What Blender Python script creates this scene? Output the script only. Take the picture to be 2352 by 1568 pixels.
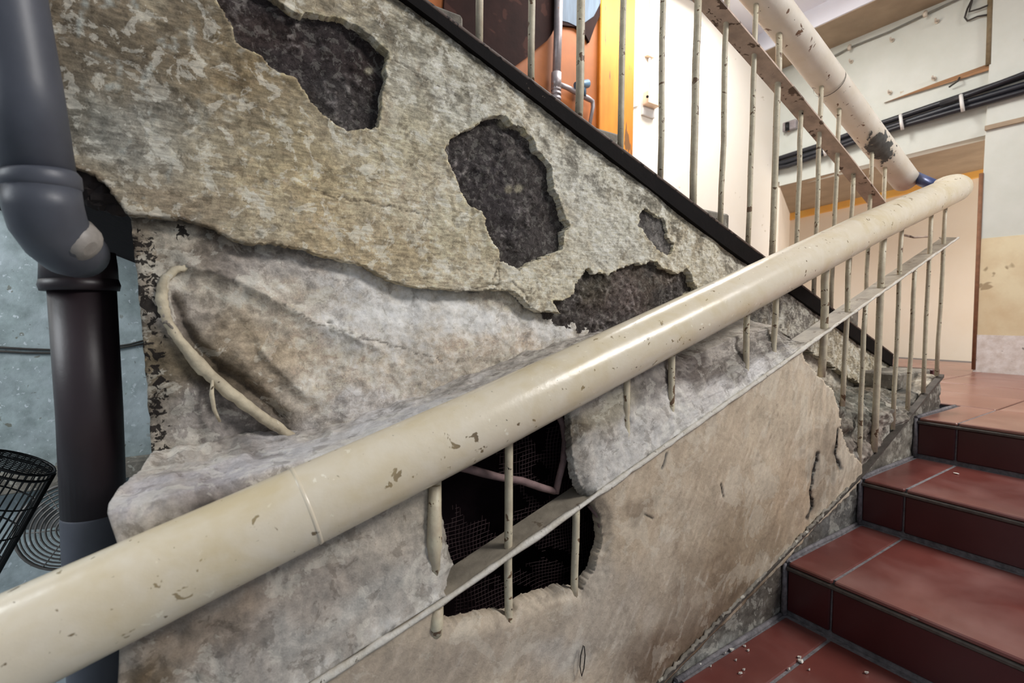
import bpy, math, random
import numpy as np
from mathutils import Vector, Matrix

random.seed(4)
for o in list(bpy.data.objects):
    bpy.data.objects.remove(o)
C = bpy.context.scene
COL = C.collection

# ------------------------------------------------------------------ camera, world, lights, exposure
W, H, F = 2352, 1568, 1114.06
YAW, PITCH, ROLL = math.radians(56.807), math.radians(2.912), math.radians(.355)
LIFT = 1.05                       # height of the eye above the lower floor; everything is raised by it at the end
cy_, sy_ = math.cos(YAW), math.sin(YAW)
FW = np.array([cy_ * math.cos(PITCH), sy_ * math.cos(PITCH), -math.sin(PITCH)])
R0 = np.array([sy_, -cy_, 0.])
U0 = np.cross(R0, FW)
RT = math.cos(ROLL) * R0 + math.sin(ROLL) * U0
UP = -math.sin(ROLL) * R0 + math.cos(ROLL) * U0

cam_d = bpy.data.cameras.new('camera')
cam = bpy.data.objects.new('camera', cam_d)
COL.objects.link(cam)
cam_d.sensor_width = 36
cam_d.lens = F / W * 36
cam_d.clip_start = .02
cam_d.dof.use_dof = True
cam_d.dof.focus_distance = 1.15
cam_d.dof.aperture_fstop = 5.0
m = Matrix(((RT[0], UP[0], -FW[0], 0), (RT[1], UP[1], -FW[1], 0), (RT[2], UP[2], -FW[2], 0), (0, 0, 0, 1)))
cam.matrix_world = m
C.camera = cam

C.view_settings.view_transform = 'Standard'
C.view_settings.look = 'None'
C.view_settings.gamma = 1
C.view_settings.use_curve_mapping = False
C.view_settings.exposure = 0.45

world = bpy.data.worlds.new('stairwell_daylight')
C.world = world
world.use_nodes = True
bg = world.node_tree.nodes['Background']
bg.inputs[0].default_value = (.80, .88, 1, 1)
bg.inputs[1].default_value = .25


def area(name, loc, target, sx, sy, power, col):
    l = bpy.data.lights.new(name, 'AREA')
    l.shape = 'RECTANGLE'; l.size = sx; l.size_y = sy; l.energy = power; l.color = col
    o = bpy.data.objects.new(name, l)
    COL.objects.link(o)
    o.location = loc
    d = Vector(target) - Vector(loc)
    o.rotation_euler = d.to_track_quat('-Z', 'Y').to_euler()
    return o


# fluorescent fitting of the landing, daylight from the stair window, added fills for the left wall and the passage
area('landing_ceiling_lamp', (2.7, 1.95, 2.40), (2.7, 1.951, 0), 1.3, .4, 45, (1, .98, .95))
area('stair_window_light', (2.7, -1.7, 2.6), (1.0, .7, -.1), 1.5, 1.1, 150, (1, .97, .94))
area('left_fill_light', (-1.7, 1.3, .9), (-.5, 2.4, -.3), 1.0, 1.0, 24, (.92, .97, 1))  # added lamp out of view at left, brightens the limewashed wall
area('passage_fill_light', (5.2, -.9, .5), (5.6, 2.2, .5), .6, 1.0, 38, (1, .96, .9))  # added fill hidden behind the right wall to brighten the passage

# ------------------------------------------------------------------ camera maths for placing measured points
def ray(x, y):
    return FW + (x - W / 2) / F * RT - (y - H / 2) / F * UP


def onX(x, y, X):
    d = ray(x, y); return d * (X / d[0])


def onY(x, y, Y):
    d = ray(x, y); return d * (Y / d[1])


def onZ(x, y, Z):
    d = ray(x, y); return d * (Z / d[2])


def pix(P):
    d = P @ FW
    return W / 2 + F * (P @ RT) / d, H / 2 - F * (P @ UP) / d


# ------------------------------------------------------------------ noise (numpy)
def _hash(ix, iy, seed):
    n = (ix.astype(np.int64) * 374761393 + iy.astype(np.int64) * 668265263 + seed * 1442695041) & 0x7fffffff
    n = ((n ^ (n >> 13)) * 1274126177) & 0x7fffffff
    return (n ^ (n >> 16)) & 0x7fffffff


def perlin(x, y, seed=0):
    xi = np.floor(x); yi = np.floor(y)
    xf = x - xi; yf = y - yi
    u = xf * xf * xf * (xf * (xf * 6 - 15) + 10); v = yf * yf * yf * (yf * (yf * 6 - 15) + 10)

    def g(ix, iy, dx, dy):
        a = _hash(ix, iy, seed) * (2 * np.pi / 0x7fffffff)
        return np.cos(a) * dx + np.sin(a) * dy
    n00 = g(xi, yi, xf, yf); n10 = g(xi + 1, yi, xf - 1, yf)
    n01 = g(xi, yi + 1, xf, yf - 1); n11 = g(xi + 1, yi + 1, xf - 1, yf - 1)
    a = n00 + u * (n10 - n00); b = n01 + u * (n11 - n01)
    return (a + v * (b - a)) * 1.41


def fbm(x, y, s, seed=0, oct=4, gain=.5):
    t = np.zeros_like(x); a = 1.; k = 1. / s; n = 0
    for i in range(oct):
        t += a * perlin(x * k + 17.3 * i, y * k - 9.1 * i, seed + i * 7); n += a; a *= gain; k *= 2.03
    return t / n * 1.6


def ridged(x, y, s, seed=0, oct=3):
    t = np.zeros_like(x); a = 1.; k = 1. / s; n = 0
    for i in range(oct):
        t += a * (1 - np.abs(perlin(x * k, y * k, seed + i * 11)) * 2); n += a; a *= .5; k *= 2.1
    return t / n


def sstep(a, b, x):
    t = np.clip((x - a) / (b - a), 0, 1); return t * t * (3 - 2 * t)


def seg_dist(px, py, pts):
    """distance to a polyline, and the position along it (0..n-1)"""
    best = np.full(px.shape, 1e9); par = np.zeros(px.shape)
    for i in range(len(pts) - 1):
        ax, ay = pts[i]; bx, by = pts[i + 1]
        dx, dy = bx - ax, by - ay
        t = np.clip(((px - ax) * dx + (py - ay) * dy) / (dx * dx + dy * dy + 1e-9), 0, 1)
        d = np.hypot(px - ax - t * dx, py - ay - t * dy)
        k = d < best
        best = np.where(k, d, best); par = np.where(k, i + t, par)
    return best, par


def poly_sd(px, py, poly):
    """signed distance to a closed polygon, negative inside"""
    d, _ = seg_dist(px, py, poly + [poly[0]])
    ins = np.zeros(px.shape, bool)
    n = len(poly)
    for i in range(n):
        x1, y1 = poly[i]; x2, y2 = poly[(i + 1) % n]
        c = ((y1 > py) != (y2 > py)) & (px < (x2 - x1) * (py - y1) / (y2 - y1 + 1e-12) + x1)
        ins ^= c
    return np.where(ins, -d, d)


def lin(c):
    c = np.asarray(c, float) / 255.
    return np.where(c <= .04045, c / 12.92, ((c + .055) / 1.055) ** 2.4)


def L4(c):
    return (*[float(v) for v in lin(c)], 1)


# ------------------------------------------------------------------ object helpers
def tag(o, label=None, cat=None, group=None, kind=None):
    if label: o['label'] = label
    if cat: o['category'] = cat
    if group: o['group'] = group
    if kind: o['kind'] = kind
    return o


def thing(name, loc, label=None, cat=None, group=None, kind=None):
    o = bpy.data.objects.new(name, None)
    o.empty_display_size = .05
    COL.objects.link(o); o.location = [float(v) for v in loc]
    return tag(o, label, cat, group, kind)


def origin_of(o):
    p = Vector((0, 0, 0))
    while o:
        p = p + o.location; o = o.parent
    return np.array(p)


def link(name, me, mat, parent=None, origin=None):
    o = bpy.data.objects.new(name, me)
    COL.objects.link(o)
    if mat: me.materials.append(mat)
    if parent:
        o.parent = parent
    if origin is not None:
        base = origin_of(parent) if parent else np.zeros(3)
        o.location = [float(v) for v in np.asarray(origin) - base]
    return o


class MB:
    """collects simple solids and links them as one mesh; coordinates are global"""
    def __init__(s): s.v = []; s.f = []; s.sm = []

    def add(s, V, Fc, smooth=False):
        b = len(s.v); s.v += [tuple(float(q) for q in p) for p in V]
        s.f += [tuple(i + b for i in f) for f in Fc]; s.sm += [smooth] * len(Fc)
        return s

    def box(s, lo, hi, bev=0.):
        x0, y0, z0 = lo; x1, y1, z1 = hi
        if bev <= 0:
            V = [(x0, y0, z0), (x1, y0, z0), (x1, y1, z0), (x0, y1, z0), (x0, y0, z1), (x1, y0, z1), (x1, y1, z1), (x0, y1, z1)]
            return s.add(V, [(0, 3, 2, 1), (4, 5, 6, 7), (0, 1, 5, 4), (1, 2, 6, 5), (2, 3, 7, 6), (3, 0, 4, 7)])
        # every corner cut: 24 vertices
        V = []; idx = {}
        for i, X in enumerate((x0, x1)):
            for j, Y in enumerate((y0, y1)):
                for k, Z in enumerate((z0, z1)):
                    sx, sy, sz = (1 - 2 * i) * bev, (1 - 2 * j) * bev, (1 - 2 * k) * bev
                    for a, p in enumerate(((X, Y + sy, Z + sz), (X + sx, Y, Z + sz), (X + sx, Y + sy, Z))):
                        idx[i, j, k, a] = len(V); V.append(p)
        Q = []
        for i in (0, 1):
            q = [idx[i, 0, 0, 0], idx[i, 1, 0, 0], idx[i, 1, 1, 0], idx[i, 0, 1, 0]]; Q.append(q if i else q[::-1])
            q = [idx[0, i, 0, 1], idx[1, i, 0, 1], idx[1, i, 1, 1], idx[0, i, 1, 1]]; Q.append(q[::-1] if i else q)
            q = [idx[0, 0, i, 2], idx[1, 0, i, 2], idx[1, 1, i, 2], idx[0, 1, i, 2]]; Q.append(q if i else q[::-1])
        for i in (0, 1):
            for j in (0, 1):
                s1 = (i + j) % 2
                q = [idx[i, j, 0, 0], idx[i, j, 0, 1], idx[i, j, 1, 1], idx[i, j, 1, 0]]; Q.append(q[::-1] if s1 else q)
                q = [idx[i, 0, j, 0], idx[i, 0, j, 2], idx[i, 1, j, 2], idx[i, 1, j, 0]]; Q.append(q if s1 else q[::-1])
                q = [idx[0, i, j, 1], idx[0, i, j, 2], idx[1, i, j, 2], idx[1, i, j, 1]]; Q.append(q[::-1] if s1 else q)
        for i in (0, 1):
            for j in (0, 1):
                for k in (0, 1):
                    q = [idx[i, j, k, 0], idx[i, j, k, 1], idx[i, j, k, 2]]
                    Q.append(q if (i + j + k) % 2 else q[::-1])
        return s.add(V, Q)

    def tube(s, pts, r, seg=12, caps=True, flat=None, smooth=True):
        pts = [np.asarray(p, float) for p in pts]
        n = len(pts)
        rs = r if hasattr(r, '__len__') else [r] * n
        V = []; Fc = []
        t0 = pts[1] - pts[0]; t0 /= np.linalg.norm(t0)
        ref = np.array([0, 0, 1.]) if abs(t0[2]) < .9 else np.array([1., 0, 0])
        a = np.cross(t0, ref); a /= np.linalg.norm(a)
        for i in range(n):
            if i == 0: t = pts[1] - pts[0]
            elif i == n - 1: t = pts[-1] - pts[-2]
            else:
                t1 = pts[i] - pts[i - 1]; t2 = pts[i + 1] - pts[i]
                t = t1 / np.linalg.norm(t1) + t2 / np.linalg.norm(t2)
            t = t / np.linalg.norm(t)
            a = a - t * (a @ t); a /= np.linalg.norm(a)
            b = np.cross(t, a)
            for k in range(seg):
                th = 2 * math.pi * k / seg
                f = 1. if flat is None else flat
                V.append(pts[i] + rs[i] * (math.cos(th) * a + math.sin(th) * b * f))
        for i in range(n - 1):
            for k in range(seg):
                k2 = (k + 1) % seg
                Fc.append((i * seg + k, (i + 1) * seg + k, (i + 1) * seg + k2, i * seg + k2)[::-1])
        s.add(V, Fc, smooth)
        if caps:
            b = len(s.v) - n * seg
            s.f.append(tuple(range(b, b + seg))[::-1]); s.sm.append(False)
            s.f.append(tuple(range(b + (n - 1) * seg, b + n * seg))); s.sm.append(False)
        return s

    def prism(s, poly, axis, a, b):
        """polygon in the two other axes, extruded along axis from a to b"""
        n = len(poly); V = []
        for t in (a, b):
            for p in poly:
                V.append((t, p[0], p[1]) if axis == 0 else (p[0], t, p[1]) if axis == 1 else (p[0], p[1], t))
        Q = [tuple(range(n)), tuple(range(n, 2 * n))[::-1]]
        for i in range(n):
            j = (i + 1) % n; Q.append((i, i + n, j + n, j))
        return s.add(V, Q)

    def build(s, name, mat, parent=None, origin=None):
        V = np.array(s.v, float)
        if origin is None:
            origin = origin_of(parent) if parent else np.array([V[:, 0].mean(), V[:, 1].mean(), V[:, 2].min()])
        me = bpy.data.meshes.new(name)
        me.from_pydata((V - np.asarray(origin)).tolist(), [], s.f)
        me.polygons.foreach_set('use_smooth', s.sm)
        import bmesh
        bm = bmesh.new(); bm.from_mesh(me)
        bmesh.ops.recalc_face_normals(bm, faces=bm.faces); bm.to_mesh(me); bm.free()
        return link(name, me, mat, parent, origin)


def grid_mesh(name, P, keep, mat, parent, col=None, rim=None, spots=None):
    """P [n,m,3] points, keep [n-1,m-1] faces; unused points are dropped; rim = vector the free edges are drawn back along"""
    n, mm = P.shape[:2]
    idx = np.arange(n * mm).reshape(n, mm)
    q = np.stack([idx[:-1, :-1], idx[1:, :-1], idx[1:, 1:], idx[:-1, 1:]], -1)[keep]
    V = P.reshape(-1, 3)
    Cc = None if col is None else np.concatenate([np.clip(col.reshape(-1, 3), 0, 1), np.ones((n * mm, 1)) if spots is None else 1 - spots.reshape(-1, 1)], 1)
    if rim is not None:
        e = np.concatenate([q[:, [0, 1]], q[:, [1, 2]], q[:, [2, 3]], q[:, [3, 0]]])
        key = np.sort(e, 1); code = key[:, 0].astype(np.int64) * (n * mm) + key[:, 1]
        u, inv, cnt = np.unique(code, return_inverse=True, return_counts=True)
        be = e[cnt[inv] == 1]
        vs = np.unique(be); mp = np.full(n * mm, -1); mp[vs] = np.arange(len(vs)) + n * mm
        V = np.concatenate([V, V[vs] + np.asarray(rim)])
        if Cc is not None: Cc = np.concatenate([Cc, Cc[vs]])
        q = np.concatenate([q, np.stack([be[:, 1], be[:, 0], mp[be[:, 0]], mp[be[:, 1]]], 1)])
    used = np.unique(q); mp = np.zeros(len(V), np.int64); mp[used] = np.arange(len(used))
    V = V[used]; q = mp[q]
    org = origin_of(parent) if parent else np.zeros(3)
    me = bpy.data.meshes.new(name)
    me.vertices.add(len(V)); me.vertices.foreach_set('co', (V - org).astype(np.float32).ravel())
    me.loops.add(q.size); me.loops.foreach_set('vertex_index', q.astype(np.int32).ravel())
    me.polygons.add(len(q)); me.polygons.foreach_set('loop_start', np.arange(0, q.size, 4, dtype=np.int32))
    me.polygons.foreach_set('loop_total', np.full(len(q), 4, np.int32))
    me.update(calc_edges=True)
    me.polygons.foreach_set('use_smooth', np.ones(len(q), bool))
    if Cc is not None:
        at = me.color_attributes.new('stain', 'FLOAT_COLOR', 'POINT')
        at.data.foreach_set('color', Cc[used].astype(np.float32).ravel())
    return link(name, me, mat, parent, org)


def snap(P, d, lim=.62):
    """slide grid points lying beside the zero line of d onto it, so that torn edges run smooth"""
    di = np.gradient(d, axis=0); dj = np.gradient(d, axis=1); g2 = di * di + dj * dj + 1e-9
    a_, b_ = -d * di / g2, -d * dj / g2
    k = (np.hypot(a_, b_) < lim)
    Pi = np.gradient(P, axis=0); Pj = np.gradient(P, axis=1)
    return P + (Pi * a_[..., None] + Pj * b_[..., None]) * k[..., None]


# ------------------------------------------------------------------ materials
def mat_base(name, rough=.6, metal=0., spec=.5):
    mt = bpy.data.materials.new(name); mt.use_nodes = True
    nt = mt.node_tree; b = nt.nodes['Principled BSDF']
    b.inputs['Roughness'].default_value = rough; b.inputs['Metallic'].default_value = metal
    b.inputs['Specular IOR Level'].default_value = spec
    return mt, nt, b


def nd(nt, t, **kw):
    n = nt.nodes.new(t)
    for k, v in kw.items():
        if k in n.inputs: n.inputs[k].default_value = v
        else: setattr(n, k, v)
    return n


def noise(nt, scale, detail=4, rough=.55, vec=None, dist=0.):
    n = nd(nt, 'ShaderNodeTexNoise', Scale=scale, Detail=detail, Roughness=rough, Distortion=dist)
    if vec: nt.links.new(vec, n.inputs['Vector'])
    return n.outputs['Fac']


def ramp(nt, fac, stops):
    r = nt.nodes.new('ShaderNodeValToRGB'); e = r.color_ramp.elements
    while len(e) < len(stops): e.new(.5)
    for i, (p, c) in enumerate(stops):
        e[i].position = p; e[i].color = c
    nt.links.new(fac, r.inputs[0]); return r.outputs[0]


def mixc(nt, fac, a, b, mode='MIX'):
    n = nt.nodes.new('ShaderNodeMix'); n.data_type = 'RGBA'; n.blend_type = mode
    for s, v in ((n.inputs[0], fac), (n.inputs[6], a), (n.inputs[7], b)):
        if hasattr(v, 'links'): nt.links.new(v, s)
        else: s.default_value = v
    return n.outputs[2]


def bump(nt, b, h, strength=.3, dist=.01, prev=None):
    n = nd(nt, 'ShaderNodeBump', Strength=strength, Distance=dist)
    nt.links.new(h, n.inputs['Height'])
    if prev: nt.links.new(prev, n.inputs['Normal'])
    nt.links.new(n.outputs[0], b.inputs['Normal']); return n.outputs[0]


def coord(nt, scale=(1, 1, 1), rot=(0, 0, 0)):
    t = nt.nodes.new('ShaderNodeTexCoord'); mp = nt.nodes.new('ShaderNodeMapping')
    mp.inputs['Scale'].default_value = scale; mp.inputs['Rotation'].default_value = rot
    nt.links.new(t.outputs['Object'], mp.inputs[0]); return mp.outputs[0]


G = lambda v: (v, v, v, 1)


def plaster_mat(name, fine=.35, rough=.85, bstr=.5, streak=None, spec=.25, flakes=None, spotty=False):
    mt, nt, b = mat_base(name, rough, 0, spec)
    at = nd(nt, 'ShaderNodeAttribute', attribute_name='stain')
    v = coord(nt)
    n1 = noise(nt, 110, 6, .7, v, .6); n2 = noise(nt, 420, 4, .65, v)
    c = mixc(nt, fine, at.outputs['Color'], ramp(nt, n1, [(.36, G(.10)), (.5, G(.5)), (.64, G(.92))]), 'OVERLAY')
    c = mixc(nt, fine * .7, c, ramp(nt, n2, [(.36, G(.14)), (.64, G(.88))]), 'OVERLAY')
    if flakes:
        f1 = ramp(nt, noise(nt, flakes[0], 9, .66, v, .5), [(.545, G(0)), (.56, G(flakes[2]))])
        f2 = ramp(nt, noise(nt, flakes[1], 9, .68, coord(nt, (1, 1, 1), (1, 2, 3)), .5), [(.555, G(0)), (.575, G(flakes[3]))])
        c = mixc(nt, f1, c, (.9, .88, .80, 1), 'SOFT_LIGHT'); c = mixc(nt, f1, c, (.72, .70, .62, 1), 'LIGHTEN')
        c = mixc(nt, f2, c, (.16, .12, .08, 1), 'MULTIPLY')
    if spotty:
        k = noise(nt, 78, 4, .6, v, .8)
        mm_ = nd(nt, 'ShaderNodeMath', operation='MULTIPLY_ADD'); nt.links.new(at.outputs['Alpha'], mm_.inputs[0]); mm_.inputs[1].default_value = -.30; nt.links.new(k, mm_.inputs[2])
        c = mixc(nt, ramp(nt, mm_.outputs[0], [(.485, G(0)), (.505, G(.95))]), c, L4((30, 25, 23)))
    h = n1
    if streak:
        v2 = coord(nt, streak[0], streak[1]); n3 = noise(nt, streak[2], 4, .6, v2)
        c = mixc(nt, .3, c, ramp(nt, n3, [(.38, G(.15)), (.62, G(.88))]), 'OVERLAY')
        p = bump(nt, b, n3, bstr * .8, .004)
        bump(nt, b, h, bstr, .005, p)
    else:
        bump(nt, b, h, bstr, .005)
    nt.links.new(c, b.inputs['Base Color']); return mt


def simple(name, col, rough=.5, metal=0., var=.25, scale=30, bstr=.1, bscale=80, spec=.5, chips=None, stretch=(1, 1, 1), mottle_sheen=None):
    """painted or bare surface: base colour, mottling, fine relief and optional chipped specks"""
    mt, nt, b = mat_base(name, rough, metal, spec)
    v = coord(nt, stretch)
    n = noise(nt, scale, 5, .6, v)
    c = mixc(nt, var, L4(col), ramp(nt, n, [(.34, G(.18)), (.5, G(.5)), (.66, G(.84))]), 'OVERLAY')
    if chips:
        for (ccol, sc, thr) in chips:
            k = noise(nt, sc, 3, .6, v, .4)
            c = mixc(nt, ramp(nt, k, [(thr, G(0)), (thr + .02, G(1))]), c, L4(ccol))
    if mottle_sheen:
        k = noise(nt, mottle_sheen[1], 4, .6, v, .3)
        c = mixc(nt, ramp(nt, k, [(.42, G(0)), (.68, G(mottle_sheen[2]))]), c, L4(mottle_sheen[0]))
    nt.links.new(c, b.inputs['Base Color'])
    if bstr: bump(nt, b, noise(nt, bscale, 4, .6, v), bstr, .004)
    return mt


M = {}
M['upper_plaster'] = plaster_mat('limewashed_plaster', .26, .9, .45, ((1, 1, 6), (0, math.radians(-28), 0), 30), .25, (26, 34, .42, .36))
M['lower_plaster'] = plaster_mat('dusty_plaster', .22, .9, .4, ((1, 1, 1.5), (0, math.radians(20), 0), 40), .25, (20, 30, .30, .26), True)
M['concrete'] = plaster_mat('bare_concrete', .5, .95, .8, None, .2, (60, 40, .10, .45))
M['face_plaster'] = plaster_mat('painted_mortar', .12, .68, .3, None, .4, (9, 16, .16, .14))
M['mortar'] = plaster_mat('rough_mortar', .16, .92, .35, None, .25, (18, 26, .22, .34))
M['rail'] = simple('cream_gloss_paint', (224, 213, 192), .26, 0, .16, 9, .16, 38, .5,
                   chips=[((120, 104, 82), 46, .665), ((88, 78, 66), 120, .72), ((240, 232, 212), 60, .68)], mottle_sheen=((204, 184, 138), 9, .65))
M['rail_worn'] = simple('cream_worn_paint', (222, 212, 196), .4, 0, .16, 14, .18, 50, .5,
                        chips=[((120, 92, 72), 22, .64), ((72, 66, 58), 60, .70)])
M['rod'] = simple('cream_rod_paint', (198, 187, 162), .45, 0, .25, 40, .25, 90, .4,
                  chips=[((112, 88, 66), 40, .62), ((46, 38, 32), 90, .69)])
M['trim'] = simple('stained_trim_paint', (190, 178, 154), .8, 0, .5, 24, .5, 70, .3, chips=[((92, 80, 66), 30, .62), ((206, 198, 180), 50, .66)])
M['flat_bar'] = simple('dusty_flat_bar', (150, 141, 126), .55, 0, .30, 25, .25, 90, .4,
                       chips=[((120, 108, 92), 30, .62)])
M['flat_under'] = simple('brown_flat_bar', (188, 166, 150), .5, 0, .35, 18, .2, 60, .4, chips=[((104, 84, 70), 20, .6)])
M['bar_edge'] = simple('chipped_white_edge', (206, 200, 188), .6, 0, .25, 60, .5, 140, .4, chips=[((96, 86, 74), 90, .66)])
M['steel'] = simple('dark_steel', (14, 10, 10), .75, 0, .4, 30, .2, 80, .12, chips=[((80, 70, 62), 60, .72)])
M['steel_low'] = simple('rust_steel', (84, 78, 72), .6, .2, .4, 40, .4, 90, .4)
M['steel_bare'] = simple('bare_grey_metal', (84, 84, 82), .6, 0, .4, 40, .3, 90, .4)
M['lit_edge'] = simple('lit_brown_steel', (96, 82, 74), .6, 0, .5, 40, .3, 90, .3, chips=[((40, 32, 30), 40, .58)])  # paler brown paints the light along the strip's top edge
M['scuffed'] = simple('scuffed_grey_pipe', (150, 144, 138), .5, 0, .45, 22, .2, 40, .4, chips=[((84, 84, 90), 24, .60)])
M['pipe'] = simple('grey_iron_pipe', (74, 77, 86), .45, 0, .28, 7, .12, 30, .5, chips=[((150, 152, 156), 9, .70)])
M['pipe_low'] = simple('brown_iron_pipe', (42, 31, 35), .45, 0, .3, 6, .12, 30, .5)
M['tile'] = simple('red_quarry_tile', (106, 56, 50), .28, 0, .25, 5, .05, 40, .7, mottle_sheen=((154, 116, 110), 3, .55))  # pale pink patches paint a sheen onto the treads
M['riser'] = simple('shaded_red_tile', (70, 28, 30), .3, 0, .18, 6, .05, 40, .5)  # same tile as the treads, darkened for the shade on the risers
M['floor_tile'] = simple('landing_tile', (136, 92, 80), .3, 0, .18, 4, .04, 40, .5, mottle_sheen=((168, 132, 120), 3, .6))  # paler than the treads, sheen of the lit landing put into the colour
M['grout'] = simple('grey_grout', (116, 112, 114), .85, 0, .5, 60, .5, 120, .3)
M['void'] = simple('black_grime', (24, 16, 19), .95, 0, .4, 30, .4, 80, .1)
M['dark_concrete'] = simple('sooty_concrete', (58, 52, 50), .95, 0, .5, 20, .6, 60, .2)
M['mesh_wire'] = simple('rusty_wire', (66, 49, 50), .6, .2, .4, 60, 0, 80, .4)
M['twig'] = simple('old_conduit', (126, 104, 102), .7, 0, .45, 30, .4, 80, .3)
M['bright_wall'] = simple('cream_wall_paint', (242, 235, 222), .7, 0, .10, 3, .10, 30, .3, chips=[((214, 204, 186), 9, .70)])
M['far_wall'] = simple('ivory_wall_paint', (206, 209, 201), .7, 0, .14, 3, .10, 30, .3, chips=[((190, 178, 156), 7, .71)])
M['passage_wall'] = simple('peach_wall_paint', (234, 222, 206), .7, 0, .12, 2.5, .06, 30, .3)
M['soffit'] = simple('brown_shade_soffit', (160, 142, 120), .7, 0, .2, 4, .08, 30, .3)  # brown undersides; on the ceiling beam the brown is painted shade
M['yellow'] = simple('yellow_lit_paint', (238, 182, 96), .6, 0, .15, 5, .05, 30, .3)  # yellow stands for light falling on the strip under the beam
M['left_wall'] = simple('flaking_blue_limewash', (156, 168, 168), .9, 0, .35, 16, .7, 26, .2,
                        chips=[((128, 130, 120), 16, .66), ((206, 214, 218), 44, .64), ((98, 98, 90), 60, .70)], mottle_sheen=((196, 206, 210), 6, .7))
M['stained_wall'] = simple('stained_ivory', (214, 198, 164), .8, 0, .3, 4, .1, 30, .3, chips=[((166, 148, 118), 5, .66)])
M['peel_white'] = simple('peeling_whitewash', (214, 206, 200), .85, 0, .4, 22, .5, 40, .3, chips=[((140, 130, 126), 20, .66)])
M['orange'] = simple('orange_paint', (206, 128, 42), .6, 0, .35, 3, .15, 20, .3, chips=[((122, 84, 48), 5, .66), ((150, 90, 44), 16, .72)],
                     stretch=(3, 3, .6))
M['orange_dark'] = simple('brown_orange_paint', (146, 82, 34), .6, 0, .35, 3, .15, 20, .3, chips=[((96, 60, 38), 4, .68)])
M['wall_shade'] = simple('shade_brown', (38, 21, 18), .9, 0, .5, 5, .3, 20, .2, chips=[((60, 36, 30), 5, .60)])  # dark brown that paints shade onto the orange wall
M['blue_sheet'] = simple('blue_grey_sheet', (74, 90, 106), .6, 0, .4, 6, .1, 20, .3, stretch=(4, 4, .5))
M['galv'] = simple('galvanised_pipe', (150, 142, 144), .4, .4, .3, 20, .1, 60, .5, chips=[((176, 120, 82), 14, .64)])
M['valve'] = simple('valve_paint', (72, 100, 122), .5, .1, .3, 20, .1, 60, .5)
M['cable'] = simple('black_cable', (30, 31, 38), .42, 0, .2, 30, .05, 60, .5)
M['cable2'] = simple('blue_black_cable', (26, 29, 38), .42, 0, .2, 30, .05, 60, .5)
M['white_plastic'] = simple('white_plastic', (226, 224, 220), .45, 0, .08, 20, 0, 60, .5)
M['switch_side'] = simple('yellowed_plastic', (232, 206, 178), .45, 0, .08, 20, 0, 60, .5)
M['wood'] = simple('bare_wood', (150, 112, 78), .7, 0, .45, 18, .3, 60, .3, stretch=(1, .15, 3), chips=[((96, 70, 50), 12, .62)])
M['wire_grey'] = simple('grey_wire', (120, 120, 112), .6, 0, .2, 30, 0, 60, .4)
M['wire_dark'] = simple('dark_wire', (58, 54, 50), .6, 0, .2, 30, 0, 60, .4)
M['cage'] = simple('black_wire', (26, 27, 28), .5, .2, .2, 30, 0, 60, .4)
M['fan'] = simple('dull_steel_wire', (112, 108, 104), .45, .4, .3, 30, 0, 60, .5)
M['fan_body'] = simple('grey_enamel', (104, 106, 106), .5, 0, .3, 20, 0, 60, .4)
M['old_floor'] = simple('blue_grey_cement', (138, 148, 154), .8, 0, .35, 5, .2, 30, .3)
M['ceiling'] = simple('white_ceiling', (232, 234, 244), .8, 0, .06, 3, .05, 30, .3)
M['blue_pipe'] = simple('blue_steel', (64, 78, 122), .35, .3, .2, 20, 0, 60, .5)
M['flake'] = simple('paint_chip', (222, 218, 208), .7, 0, .2, 60, .2, 80, .3)
M['brick_step'] = simple('grey_cement_step', (128, 122, 112), .9, 0, .5, 26, .6, 70, .3, chips=[((176, 172, 160), 40, .60), ((70, 64, 58), 30, .66)])
M['nail'] = simple('painted_hook', (198, 186, 170), .6, 0, .3, 40, 0, 60, .4)

# ------------------------------------------------------------------ measured layout (camera at the origin, X along the flights, Y to the left wall)
N0 = np.array([.9016, .6854, -.8143]); RISE = .15; RUN = .45263; SL = RISE / RUN
YL, YU = .685, .885               # balustrade planes of the lower and the upper flight
XF, YW, XB = 4.6, 2.5, 5.8        # far wall, left wall, back wall of the passage
ZL = N0[2] + 3 * RISE             # landing level
ZG = -LIFT                        # lower floor


def z_strip_up(X): return .567 - .3345 * (X - .399)


def z_nose(X): return N0[2] + SL * (X - N0[0])


def z_strip_low(X): return np.interp(X, [-1, .91, 1.33, 1.81, 2.2, 2.5], [-1.33, -.77, -.645, -.50, -.345, -.225])


def z_mid(X): return np.interp(X, [-.4, .111, .298, .65, 1.279, 2.564], [-.69, -.493, -.441, -.325, -.112, .328])


RAILP = [(-.6, -.465), (-.4, -.405), (-.167, -.331), (.371, -.168), (1.05, .052), (1.749, .282), (2.47, .503)]
def z_rail(X): return np.interp(X, [p[0] for p in RAILP], [p[1] for p in RAILP])


# ------------------------------------------------------------------ the setting
def struct(name, mb, mat, label=None):
    o = mb.build(name, mat); o['kind'] = 'structure'
    if label: o['label'] = label
    return o


floor = struct('floor', MB().box((-2.4, -1.4, ZG - .12), (2.4, YW + .1, ZG)), M['old_floor'], 'grey blue cement floor below the stairs')
wl = struct('wall_left', MB().box((-2.4, YW, ZG), (XF + .02, YW + .12, 2.45)), M['bright_wall'], 'bright cream wall behind the upper flight')
# the lower part of the left wall, under the stairs, is a flaking blue limewash coat
MB().box((-2.4, YW - .012, ZG), (1.2, YW + .001, .62)).build('limewash_coat', M['left_wall'], wl)
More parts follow.
